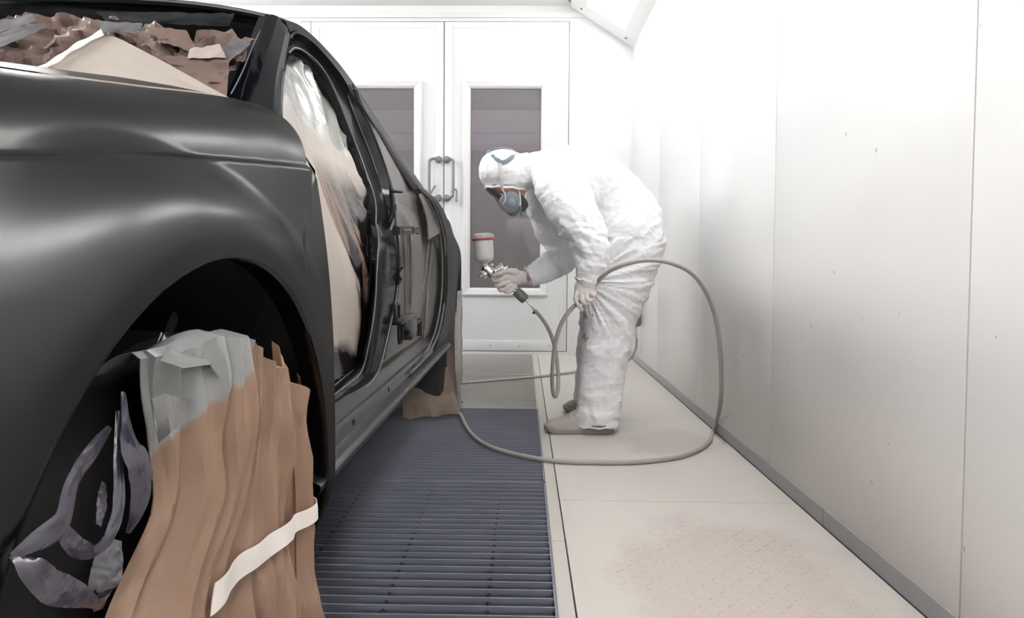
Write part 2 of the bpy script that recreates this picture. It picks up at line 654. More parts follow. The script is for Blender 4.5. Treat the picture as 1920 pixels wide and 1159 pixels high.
    M['cup'] = simple('milky_cup', rgb(232, 232, 230), 0.3, noise_amt=0.03, sub=0.1)
    M['lid'] = simple('lid_plastic', rgb(206, 202, 194), 0.4, noise_amt=0.05)
    M['red'] = simple('red_ring', rgb(206, 60, 90), 0.4, noise_amt=0.05)
    M['grey_metal'] = simple('grey_regulator', rgb(128, 130, 126), 0.4, 0.3)
    M['hose'] = simple('grey_hose', rgb(180, 175, 170), 0.55, noise_amt=0.1, nscale=25, bump=0.15)
    t = NT('tube_glow'); t.set(color=WHITE, emit=(1.0, 0.985, 0.965, 1), emits=TUBE_POWER); M['tube'] = t.m
    t = NT('tube_glow_left'); t.set(color=WHITE, emit=(1.0, 0.985, 0.965, 1), emits=TUBE_POWER * 4.7); M['tube_left'] = t.m
    M['reflector'] = simple('reflector_white', rgb(245, 245, 245), 0.3, noise_amt=0.01)
    t = NT('filter_mat'); t.set(color=rgb(246, 246, 248), rough=0.95); t.bump(t.noise(90, 3), 0.2, 0.004); M['filter'] = t.m

    # door glass over the dim room behind
    t = NT('door_glass')
    t.set(color=(0.8, 0.82, 0.84, 1), rough=0.03, spec=0.7)
    tr = t.n('ShaderNodeBsdfTransparent'); tr.inputs[0].default_value = (0.8, 0.8, 0.83, 1)
    gl = t.n('ShaderNodeBsdfGlossy'); gl.inputs['Roughness'].default_value = 0.04
    fr = t.n('ShaderNodeFresnel'); fr.inputs[0].default_value = 1.5
    mx = t.n('ShaderNodeMixShader')
    t.l(t.math('MULTIPLY_ADD', fr.outputs[0], 1.2, 0.05), mx.inputs[0]); t.l(tr.outputs[0], mx.inputs[1]); t.l(gl.outputs[0], mx.inputs[2])
    df = t.n('ShaderNodeBsdfDiffuse'); df.inputs[0].default_value = rgb(190, 182, 178)
    mx2 = t.n('ShaderNodeMixShader'); mx2.inputs[0].default_value = 0.16
    t.l(mx.outputs[0], mx2.inputs[1]); t.l(df.outputs[0], mx2.inputs[2]); t.l(mx2.outputs[0], t.out.inputs[0])
    M['glass'] = t.m
    M['room_grey'] = simple('back_room_grey', rgb(196, 188, 188), 0.8, noise_amt=0.1, nscale=2)
    M['reflection_lilac'] = simple('lilac_reflection_band', rgb(232, 212, 240), 0.7, noise_amt=0.05, nscale=3)
    M['room_dark'] = simple('back_room_dark', rgb(110, 110, 114), 0.8, noise_amt=0.15, nscale=3)


make_materials()
# ------------------------------------------------------------------ the booth
XW = 0.925      # right wall
XL = -3.53      # left wall
YB = 5.85       # back wall
YF = -1.1       # mouth of the booth, open to the dim workshop behind the camera
YR = -8.6       # workshop wall
ZC = 3.04       # ceiling


def room():
    # right wall: steel sandwich panels with joints
    seams = [-0.65, 0.37, 1.40, 2.49, 3.55, 4.62]
    bm = bmesh.new()
    ys = [YF] + seams + [YB]
    for a, b in zip(ys, ys[1:]):
        box(bm, XW, XW + 0.06, a + 0.002, b - 0.002, 0.0, 2.78, bevel=0.0015)
    struct('wall_right', bm, M['panel'], 30)
    bm = bmesh.new()
    for s in seams:
        box(bm, XW + 0.004, XW + 0.05, s - 0.003, s + 0.003, 0.0, 2.77)
    struct('trim_1', bm, M['joint'])
    bm = bmesh.new()
    box(bm, XL - 0.06, XL, YF, YB, 0, 2.78)
    struct('wall_left', bm, M['panel'])
    bm = bmesh.new()
    box(bm, XL - 1.5, XW + 1.5, YR - 0.06, YR, -0.65, 4.2)
    struct('wall_front', bm, M['workshop'])
    bm = bmesh.new()
    box(bm, XW + 1.44, XW + 1.5, YR, YF, -0.65, 4.2)
    box(bm, XL - 1.5, XL - 1.44, YR, YF, -0.65, 4.2)
    box(bm, XL - 1.5, XL - 0.06, YF, YF + 0.06, -0.65, 4.2)
    box(bm, XW + 0.06, XW + 1.5, YF, YF + 0.06, -0.65, 4.2)
    box(bm, XL - 0.06, XW + 0.06, YF, YF + 0.06, ZC + 0.03, 4.2)
    struct('wall_workshop', bm, M['workshop'])
    bm = bmesh.new()
    box(bm, XL - 1.5, XW + 1.5, YR, YF, 4.2, 4.26)
    struct('ceiling_workshop', bm, M['workshop'])
    bm = bmesh.new()
    box(bm, XL - 1.5, XW + 1.5, YR, YF - 0.002, -0.05, 0.0)
    struct('floor_workshop', bm, M['workshop'])
    # baseboard in two-metre runs
    bm = bmesh.new()
    for a, b in ((YF, 0.0), (0.004, 2.03), (2.034, 4.0), (4.004, YB)):
        box(bm, XW - 0.004, XW + 0.0, a, b, 0.0, 0.056, bevel=0.0008)
    struct('baseboard_right', bm, M['base'])
    bm = bmesh.new()
    box(bm, XW - 0.006, XW - 0.001, YF, YB, 0.0, 0.004)
    struct('trim_2', bm, M['gap'])
    # back wall round the doors: leaf edges at
    d0, d1, d2, dz0, dz1 = W(585, 400, Y=YB).x, W(832, 400, Y=YB).x, W(1064, 400, Y=YB).x, 0.03, W(950, 41, Y=YB).z
    bm = bmesh.new()
    box(bm, d2 + 0.006, XW + 0.06, YB, YB + 0.08, 0, ZC)
    box(bm, XL, d2 + 0.006, YB, YB + 0.08, dz1 + 0.006, ZC)
    box(bm, XL, d0 - 0.09, YB, YB + 0.08, 0, dz1 + 0.006)
    box(bm, XL, d2 + 0.006, YB, YB + 0.08, 0, dz0 - 0.006)
    struct('wall_back', bm, M['door_white'])
    bm = bmesh.new()           # corner bead, head trim, jamb, threshold
    box(bm, XW - 0.012, XW + 0.001, YB - 0.012, YB, 0.0, 2.74, bevel=0.003)
    box(bm, XL, XW, YB - 0.025, YB, dz1 + 0.03, dz1 + 0.075, bevel=0.004)
    box(bm, d0 - 0.085, d0 - 0.006, YB - 0.004, YB + 0.07, 0.03, dz1, bevel=0.003)
    box(bm, d2 + 0.02, d2 + 0.10, YB - 0.006, YB, 0.0, dz1, bevel=0.003)
    struct('trim_3', bm, M['trim'])
    bm = bmesh.new()
    box(bm, d0 - 0.008, d2 + 0.008, YB + 0.05, YB + 0.06, dz0 - 0.008, dz1 + 0.008)
    # hollow the dark backing where the panes are
    bm.free()

    def leaf(n, xa, xb, wx0, wx1, hx, lab):
        """leaf with a bevelled window casing, glass, lower rail and a pull handle"""
        wz0, wz1 = W(950, 540, Y=YB).z, W(950, 166, Y=YB).z
        t = 0.045
        bm = bmesh.new()
        y0 = YB + 0.004
        for x0, x1, z0, z1 in ((xa, wx0, dz0, dz1), (wx1, xb, dz0, dz1), (wx0, wx1, dz0, wz0), (wx0, wx1, wz1, dz1)):
            box(bm, x0, x1, y0, y0 + t, z0, z1)
        bmesh.ops.remove_doubles(bm, verts=bm.verts, dist=1e-5)
        # raised stiles and rails round the edge of the leaf
        for x0, x1, z0, z1 in ((xa + 0.001, xa + 0.07, dz0, dz1), (xb - 0.07, xb - 0.001, dz0, dz1),
                               (xa + 0.07, xb - 0.07, dz0, dz0 + 0.09), (xa + 0.07, xb - 0.07, dz1 - 0.05, dz1)):
            box(bm, x0, x1, y0 - 0.008, y0 + 0.002, z0, z1, bevel=0.003)
        d = struct('door_%d' % n, bm, M['door_white'], 30)
        # the gap round the leaf
        bm = bmesh.new()
        box(bm, xa - 0.004, xa - 0.0005, y0 + 0.01, y0 + 0.03, dz0, dz1)
        box(bm, xb + 0.0005, xb + 0.004, y0 + 0.01, y0 + 0.03, dz0, dz1)
        box(bm, xa, xb, y0 + 0.01, y0 + 0.03, dz1 + 0.0005, dz1 + 0.005)
        box(bm, xa, xb, y0 + 0.002, y0 + 0.03, dz0 - 0.006, dz0 - 0.0005)
        obj('seal', bm, M['gap'], d)
        # bevelled casing
        bm = bmesh.new()
        c = 0.07
        ring = []
        for k, (e, yy) in enumerate(((0.0, y0 + 0.03), (0.0, y0 - 0.004), (c * 0.25, y0 - 0.022), (c * 0.8, y0 - 0.03), (c, y0 - 0.022), (c, y0 + 0.001))):
            ring.append([(wx0 - e, yy, wz0 - e), (wx1 + e, yy, wz0 - e), (wx1 + e, yy, wz1 + e), (wx0 - e, yy, wz1 + e)])
        grid(bm, ring, closed=True)
        obj('window_frame', bm, M['trim'], d)
        bm = bmesh.new()
        box(bm, wx0, wx1, y0 + 0.012, y0 + 0.018, wz0, wz1)
        obj('window_pane', bm, M['glass'], d)
        if hx is not None:
            post, bar = hx
            zt, zb = W(838, 300, Y=YB).z, W(838, 372, Y=YB).z
            yb = y0 - 0.008
            bm = bmesh.new()
            s = 1 if bar > post else -1
            tube(bm, [(post, yb - 0.05, zt), (bar - s * 0.03, yb - 0.06, zt), (bar - s * 0.008, yb - 0.06, zt - 0.012), (bar, yb - 0.06, zt - 0.035),
                      (bar, yb - 0.06, zb + 0.035), (bar - s * 0.008, yb - 0.06, zb + 0.012), (bar - s * 0.03, yb - 0.06, zb), (post, yb - 0.05, zb)],
                 [0.0125], seg=12, n=40)
            for z in (zt, zb):
                lathe(bm, [(post, yb + 0.0, z), (post, yb - 0.012, z), (post, yb - 0.014, z), (post, yb - 0.062, z)], [0.032, 0.032, 0.018, 0.018], 16)
                for q in range(4):
                    aa = pi / 4 + q * pi / 2
                    c_ = Vector((post + 0.024 * cos(aa), yb - 0.012, z + 0.024 * sin(aa)))
                    lathe(bm, [c_, c_ - Vector((0, 0.008, 0))], [0.006, 0.005], 8)
            h = obj('handle', bm, M['handle'], d, 40)
            bm = bmesh.new()
            lx = bar + s * 0.008
            if s > 0:
                tube(bm, [(lx - 0.02, yb - 0.05, zb + 0.05), (lx + 0.02, yb - 0.055, zb + 0.07), (lx + 0.022, yb - 0.058, zb - 0.03)], [(0.010, 0.006)], seg=10, n=14, roundcap=True)
            else:
                tube(bm, [(bar + 0.012, yb - 0.05, zb + 0.035), (bar + 0.035, yb - 0.05, zb + 0.08), (bar + 0.05, yb - 0.045, zb + 0.10)], [(0.012, 0.006)], seg=10, n=14, roundcap=True)
            obj('latch_lever', bm, M['handle'], d, 40)
        # screws of the lower rail
        for k in range(4):
            bm = bmesh.new()
            c_ = Vector((xa + (xb - xa) * (0.14 + 0.24 * k), y0 - 0.008, dz0 + 0.045))
            lathe(bm, [c_, c_ - Vector((0, 0.003, 0))], [0.006, 0.004], 8)
            obj('screw', bm, M['bolt'], d)
        return d

    g = 0.004
    leaf(1, d1 + g, d2, W(882, 300, Y=YB).x, W(1014, 300, Y=YB).x,
         (W(838, 300, Y=YB).x, W(851, 300, Y=YB).x), '')
    leaf(2, d0, d1 - g, W(645, 300, Y=YB).x, W(776, 300, Y=YB).x,
         (W(823, 300, Y=YB).x, W(807, 300, Y=YB).x), '')
    # dark jamb seam of the right leaf
    # dim preparation room seen through the panes
    bm = bmesh.new()
    box(bm, -4.2, 2.2, 9.0, 9.05, -0.05, 3.4)
    struct('wall_far', bm, M['room_grey'])
    bm = bmesh.new()
    box(bm, -4.2, 2.2, YB + 0.10, 9.05, 3.3, 3.4)
    struct('ceiling_far', bm, M['room_dark'])
    bm = bmesh.new()
    box(bm, -4.2, 2.2, YB + 0.08, 9.05, -0.12, -0.05)
    struct('floor_far', bm, M['room_grey'])
    bm = bmesh.new()
    box(bm, -4.2, 2.2, 8.93, 9.0, 2.30, 2.52)
    box(bm, -4.2, 2.2, 8.95, 9.0, 2.54, 2.84)
    struct('trim_4', bm, M['reflection_lilac'])  # lilac bands stand in for reflections on the door glass
    bm = bmesh.new()
    box(bm, -4.2, 2.2, 8.9, 8.99, 2.85, 3.3)
    for k in range(8):
        box(bm, -3.9 + k * 0.72, -3.9 + k * 0.72 + 0.5, 8.85, 8.9, 2.9, 3.2, bevel=0.02)
    struct('trim_5', bm, M['room_dark'])
    bm = bmesh.new()
    box(bm, 2.2, 2.25, YB + 0.08, 9.05, -0.05, 3.4)
    box(bm, -4.25, -4.2, YB + 0.08, 9.05, -0.05, 3.4)
    struct('wall_side_far', bm, M['room_grey'])
    lamp = thing('back_room_fill_lamp', 'long white fill lamp added on the ceiling to light the room behind the door glass', 'lamp', (-0.6, 7.4, 3.3))
    bm = bmesh.new(); box(bm, -1.4, 0.2, 7.34, 7.46, 3.24, 3.3, bevel=0.01); obj('housing', bm, M['reflector'], lamp)
    t = NT('back_room_fill_glow'); t.set(color=WHITE, emit=(0.97, 0.93, 1, 1), emits=26.0)  # unseen lamp added to brighten the room behind the panes
    bm = bmesh.new(); box(bm, -1.38, 0.18, 7.36, 7.44, 3.225, 3.24); obj('diffuser', bm, t.m, lamp)

    # ceiling: frames carrying white filter mats
    bm = bmesh.new()
    box(bm, XL - 0.06, XW + 0.06, YF, YB, ZC + 0.03, ZC + 0.08)
    struct('ceiling', bm, M['filter'])
    bm = bmesh.new()
    x0, x1 = XL + 0.5, 0.42
    k = 0
    nx = 14
    for i in range(nx + 1):
        x = x0 + (x1 - x0) * i / nx
        box(bm, x - 0.008, x + 0.008, YF, YB, ZC - 0.005, ZC + 0.03)
    y = YB - 0.36
    while y > YF:
        box(bm, x0, x1, y - 0.012, y + 0.012, ZC - 0.006, ZC + 0.03)
        y -= 0.9
    box(bm, XL, XW, YB - 0.34, YB, ZC - 0.01, ZC + 0.03, bevel=0.004)
    box(bm, x1, XW + 0.03, YF, YB, ZC + 0.0, ZC + 0.03)
    box(bm, XL, x0, YF, YB, ZC + 0.0, ZC + 0.03)
    struct('trim_6', bm, M['trim'])
    bm = bmesh.new()
    for px, py in ((628, 13), (793, 16), (988, 17), (1068, 1)):
        c_ = W(px, py, Z=ZC - 0.01)
        lathe(bm, [c_, c_ - Vector((0, 0, 0.01))], [0.012, 0.010], 10)
    struct('trim_7', bm, M['bolt'])


room()


def floor():
    # plates on the right-hand walkway
    sy = [YF, -0.17, 1.03, 2.232, 3.436, 4.64, YB]
    for i, (a, b) in enumerate(zip(sy, sy[1:])):
        bm = bmesh.new()
        box(bm, 0.1275, XW, a + 0.0012, b - 0.0012, -0.02, 0.0, bevel=0.0008)
        o = struct('floor' if i == 0 else 'floor.%03d' % i, bm, M['floor'])
    bm = bmesh.new()
    for a, b in ((YF, 1.9), (1.903, YB)):
        box(bm, 0.087, 0.1235, a, b, -0.035, 0.0, bevel=0.001)
    struct('trim_8', bm, M['floor_strip'])
    bm = bmesh.new()      # the pit under the gratings
    box(bm, XL, XW, YF, YB, -0.65, -0.6)
    box(bm, 0.12, XW, YF, YB, -0.08, -0.025)
    struct('floor_pit', bm, M['void'])
    bm = bmesh.new()
    for xx in (-0.975, -2.02):
        box(bm, xx - 0.008, xx + 0.008, YF, YB, -0.09, -0.001)
    box(bm, 0.0845, 0.087, YF, YB, -0.09, 0.001)
    for yy in (1.28, 2.42, 3.66, 4.80):
        box(bm, XL, 0.084, yy - 0.004, yy + 0.004, -0.09, -0.006)
    struct('trim_9', bm, M['floor_strip'])

    def grating(name, x0, x1, y0, y1, mat, label):
        root = thing(name, label, 'floor grating', (x0, y0, 0.0), None)
        bm = bmesh.new()
        for x in (x0, x1 - 0.006):
            box(bm, x, x + 0.006, y0, y1, -0.034, -0.0005)
        for y in (y0, y1 - 0.005):
            box(bm, x0, x1, y, y + 0.005, -0.034, -0.0005)
        obj('frame', bm, mat, root)
        bm = bmesh.new()
        n = round((y1 - y0) / 0.04)
        for k in range(1, n):
            y = y0 + (y1 - y0) * k / n
            box(bm, x0 + 0.004, x1 - 0.004, y - 0.0022, y + 0.0022, -0.034, 0.0)
        obj('bearing_bars', bm, mat, root)
        for j in range(4):
            x = x0 + (x1 - x0) * (j + 0.55) / 4.3 + 0.02
            bm = bmesh.new()
            tube(bm, [(x, y0, -0.013), (x, y1, -0.013)], [0.0045], seg=8)
            obj('cross_rod', bm, M['rod'], root)
        return root
    rows = [(-1.0, 0.14), (0.15, 1.28), (1.28, 2.42), (2.42, 3.66), (3.66, 4.80), (4.80, YB)]
    info = {
        (0, 3): 'dark steel floor grating that the curved hose crosses beside the far wheel wrap',
        (0, 2): 'dark steel floor grating beside the front wheel at the bottom of the photo',
        (0, 4): 'dusty pale floor grating just beyond the dark ones, crossed by the straight run of hose',
        (0, 5): 'dusty pale floor grating against the foot of the white double doors',
        (0, 1): 'dark steel floor grating under the front wheel of the car',
        (0, 0): 'dark steel floor grating behind the camera',
    }
    for r, (a, b) in enumerate(rows):
        if r == 0:
            continue
        grating('floor_grating', -0.967, 0.0835, a + 0.005, b - 0.005,
                M['grate_dusty'] if r >= 4 else M['grate'], info[(0, r)])
    under = {2: 'dark steel floor grating in shadow under the doors of the car',
             3: 'dark floor grating in shadow under the boot of the car',
             4: 'dusty floor grating hidden behind the car near the white doors',
             1: 'dark steel floor grating under the nose of the car'}
    for r in (2, 3):
        a, b = rows[r]
        grating('floor_grating', -2.012, -0.983, a + 0.005, b - 0.005, M['grate'], under[r])


floor()


def cove_lights():
    """angled lamp housings in the corners between wall and ceiling"""
    def cove(sign, y0, y1, label):
        xc = (XW + XL) / 2

        def T(x, z, y):           # mirrored about the booth centre for the left one
            return Vector((x if sign > 0 else 2 * xc - x, y, z))
        # section: from the wall low edge up to the ceiling
        A = (XW, 2.70); B = (0.42, ZC - 0.015)
        A2 = (XW, 2.77); B2 = (0.42, ZC + 0.025)
        d = Vector((B[0] - A[0], B[1] - A[1])); L = d.length; d /= L
        nrm = Vector((-d.y, d.x))
        if nrm.y > 0:
            nrm = -nrm
        root = thing('cove_light', label, 'ceiling light', T(0.68, 2.87, y0))

        def pt(s, o, y):
            return T(A[0] + d.x * s + nrm.x * o, A[1] + d.y * s + nrm.y * o, y)

        def slab(bm, s0, s1, o0, o1, ya, yb):
            P = [pt(s, o, y) for y in (ya, yb) for s, o in ((s0, o0), (s1, o0), (s1, o1), (s0, o1))]
            v = [bm.verts.new(p) for p in P]
            for q in ((0, 1, 2, 3), (7, 6, 5, 4), (0, 4, 5, 1), (1, 5, 6, 2), (2, 6, 7, 3), (3, 7, 4, 0)):
                bm.faces.new([v[i] for i in q])
        bm = bmesh.new()
        m0, m1 = 0.10, L - 0.12        # window across
        slab(bm, -0.02, m0, -0.08, 0.03, y0, y1)
        slab(bm, m1, L + 0.02, -0.08, 0.03, y0, y1)
        slab(bm, m0, m1, -0.08, 0.03, y0, y0 + 0.09)
        slab(bm, m0, m1, -0.08, 0.03, y1 - 0.22, y1)
        obj('housing', bm, M['trim'], root)
        bm = bmesh.new()
        slab(bm, m0, m1, -0.085, -0.08, y0, y1)
        obj('reflector', bm, M['reflector'], root)
        for k in range(4):
            s = m0 + (m1 - m0) * (k + 0.5) / 4
            bm = bmesh.new()
            tube(bm, [pt(s, -0.045, y0 + 0.10), pt(s, -0.045, y1 - 0.24)], [0.026], seg=12, roundcap=True)
            obj('lamp_tube', bm, M['tube'] if sign > 0 else M['tube_left'], root, 40)
        for yy in (y0 + 0.05, y1 - 0.10):
            for s in (m0 - 0.03, m1 + 0.04):
                bm = bmesh.new()
                lathe(bm, [pt(s, 0.03, yy), pt(s, 0.04, yy)], [0.011, 0.009], 8)
                obj('screw', bm, M['bolt'], root)
    spans = ((4.12, 5.82), (2.38, 4.08), (0.64, 2.34), (-1.08, 0.60))
    labs = ('angled lamp housing with glowing tubes in the ceiling corner above the man, nearest the doors',
            'angled lamp housing with glowing tubes above the middle of the right wall',
            'angled lamp housing with glowing tubes high on the right wall beside the bonnet',
            'angled lamp housing with glowing tubes on the right wall at the booth mouth')
    labs2 = ('angled lamp housing with glowing tubes over the left wall beyond the car, nearest the doors',
             'angled lamp housing with glowing tubes over the left wall beside the roof of the car',
             'angled lamp housing with glowing tubes over the left wall beside the bonnet of the car',
             'angled lamp housing with glowing tubes over the left wall at the booth mouth')
    for (a, b), l1, l2 in zip(spans, labs, labs2):
        cove(1, a, b, l1)
        cove(-1, a, b, l2)


cove_lights()


def fill_lamps():
    """two broad fill lamps added behind the camera, shining into the booth mouth"""
    t = NT('fill_glow'); t.set(color=WHITE, emit=(1.0, 0.99, 0.98, 1), emits=34.0)  # unseen fill light added to brighten the worker and lower booth
    for i, (z, lab) in enumerate(((2.3, 'lower broad fill lamp added far behind the camera, shining into the booth'),
                                  (3.1, 'upper broad fill lamp added far behind the camera, shining into the booth'))):
        root = thing('workshop_lamp', lab, 'lamp', (1.5, YR + 0.5, z))
        bm = bmesh.new(); box(bm, 0.85, 2.25, YR + 0.002, YR + 0.44, z - 0.02, z + 0.68, bevel=0.02)
        obj('housing', bm, M['trim'], root)
        bm = bmesh.new(); box(bm, 0.90, 2.20, YR + 0.442, YR + 0.45, z + 0.03, z + 0.63)
        obj('diffuser', bm, t.m, root)


fill_lamps()
# ------------------------------------------------------------------ the car
XM = -1.31                      # centre plane of the car
FW = (0.76, 0.43)               # front wheel centre (Y, Z)
RW = (3.58, 0.43)               # rear wheel centre
RA = 0.372                      # radius of the arch openings
DOOR_Y = 1.18


def crease_z(y):
    return smt(y, [(-0.3, 0.80), (0.2, 0.84), (0.51, 0.878), (0.73, 0.914), (0.95, 0.94), (1.18, 0.962), (1.5, 0.985), (2.2, 1.01), (3.2, 1.03), (4.6, 0.98)])


def crest_z(y):
    return smt(y, [(-0.3, 0.83), (0.0, 0.885), (0.3, 0.935), (0.70, 1.003), (0.95, 1.05), (1.22, 1.102), (1.4, 1.12), (3.0, 1.165), (3.6, 1.15), (4.3, 1.10), (4.7, 1.02)])


def side_x(y):
    return smt(y, [(-0.3, -0.72), (-0.2, -0.55), (0.0, -0.41), (0.2, -0.362), (0.42, -0.342), (0.76, -0.337), (1.18, -0.340), (2.0, -0.350), (2.8, -0.345), (3.3, -0.336), (3.5, -0.340), (3.7, -0.354), (3.95, -0.378), (4.2, -0.415), (4.5, -0.49), (4.7, -0.62)])


def fender_x(y, z):
    """outer surface of the car side as X over (Y, Z)"""
    xs = side_x(y)
    zc, zt = crease_z(y), crest_z(y)
    pin = smt(y, [(-0.3, 0.03), (0.3, 0.068), (0.76, 0.072), (1.0, 0.049), (1.18, 0.030), (2.5, 0.03), (3.0, 0.045), (3.5, 0.055), (4.5, 0.05)])
    if z <= zc:
        if z >= 0.66:
            s = ((z - 0.66) / (zc - 0.66))
            s = s ** 2 if y > 2 else s ** 1.7
            x = xs - pin * s
        else:
            s = (0.66 - z) / 0.30
            x = xs - 0.030 * s * s
    else:
        t = (z - zc) / (zt - zc)
        xc = xs - pin
        xt = xs - (0.235 if y < 2 else lerpt(y, [(2, 0.235), (3.4, 0.20), (4.6, 0.22)]))
        ledge = 0.010 * sstep(0, 0.07, t)
        g = 0.22 * t + 0.78 * (1 - sqrt(max(1 - min(t, 1.0) ** 2.6, 0)))
        x = xc - ledge - (xc - ledge - xt) * g
    for (cy, cz) in (FW, RW):
        r = sqrt((y - cy) ** 2 + (z - cz) ** 2)
        if r < 0.56:
            f = 1 - sstep(0.398, 0.515 if cy < 2 else 0.54, r)
            if z < cz:
                f *= sstep(cz - 0.16, cz, z)
            lip = max(x, xs + 0.006)
            x = x + (lip - x) * f
    return x


def arch_panel(cy, cz, edge_fn, a0, a1, na=230, nr=86):
    """panel round a wheel opening; edge_fn(angle) gives the distance to the panel's outline"""
    rows = []
    for i in range(na + 1):
        a = a0 + (a1 - a0) * i / na
        ca, sa = cos(a), sin(a)
        Rm = edge_fn(a)
        row = []
        # lip turned inward
        for k in (3, 2, 1):
            y, z = cy + (RA + 0.004 * k * 0.4) * ca, cz + (RA + 0.004 * k * 0.4) * sa
            row.append((fender_x(y, z) - 0.012 * k, y, z))
        for k in range(nr + 1):
            t = k / nr
            r = RA + (Rm - RA) * t
            y, z = cy + r * ca, cz + r * sa
            x = fender_x(y, z)
            if k == 0:
                x -= 0.003
            row.append((x, y, z))
        # turned edge
        y, z = cy + Rm * ca, cz + Rm * sa
        x = fender_x(y, z)
        row.append((x - 0.004, y - 0.0005 * ca, z))
        row.append((x - 0.030, y - 0.003 * ca, z - 0.002 * sa))
        rows.append(row)
    return rows


def ray_edge(cy, cz, poly):
    """distance from the centre to a closed (Y, Z) polygon along an angle"""
    def fn(a):
        ca, sa = cos(a), sin(a)
        best = None
        for (y0, z0), (y1, z1) in zip(poly, poly[1:] + poly[:1]):
            ey, ez = y1 - y0, z1 - z0
            den = ca * ez - sa * ey
            if abs(den) < 1e-9:
                continue
            t = ((y0 - cy) * ez - (z0 - cz) * ey) / den
            u = ((y0 - cy) * sa - (z0 - cz) * ca) / den
            if t > 0 and -1e-6 <= u <= 1 + 1e-6 and (best is None or t > best):
                best = t
        return best if best else 0.5
    return fn


def mirror_rows(rows):
    return [[(2 * XM - p[0], p[1], p[2]) for p in r] for r in rows]


car = thing('car', 'black car with its doors removed and openings masked, filling the left half', 'car', (XM, 2.1, 0.0))


def two_sided(name, rows_fn, mat, smooth, closed=False):
    rows = rows_fn
    bm = bmesh.new(); grid(bm, rows, closed=closed)
    obj(name, bm, mat, car, smooth)
    bm = bmesh.new(); grid(bm, mirror_rows(rows), closed=closed)
    obj(name, bm, mat, car, smooth)


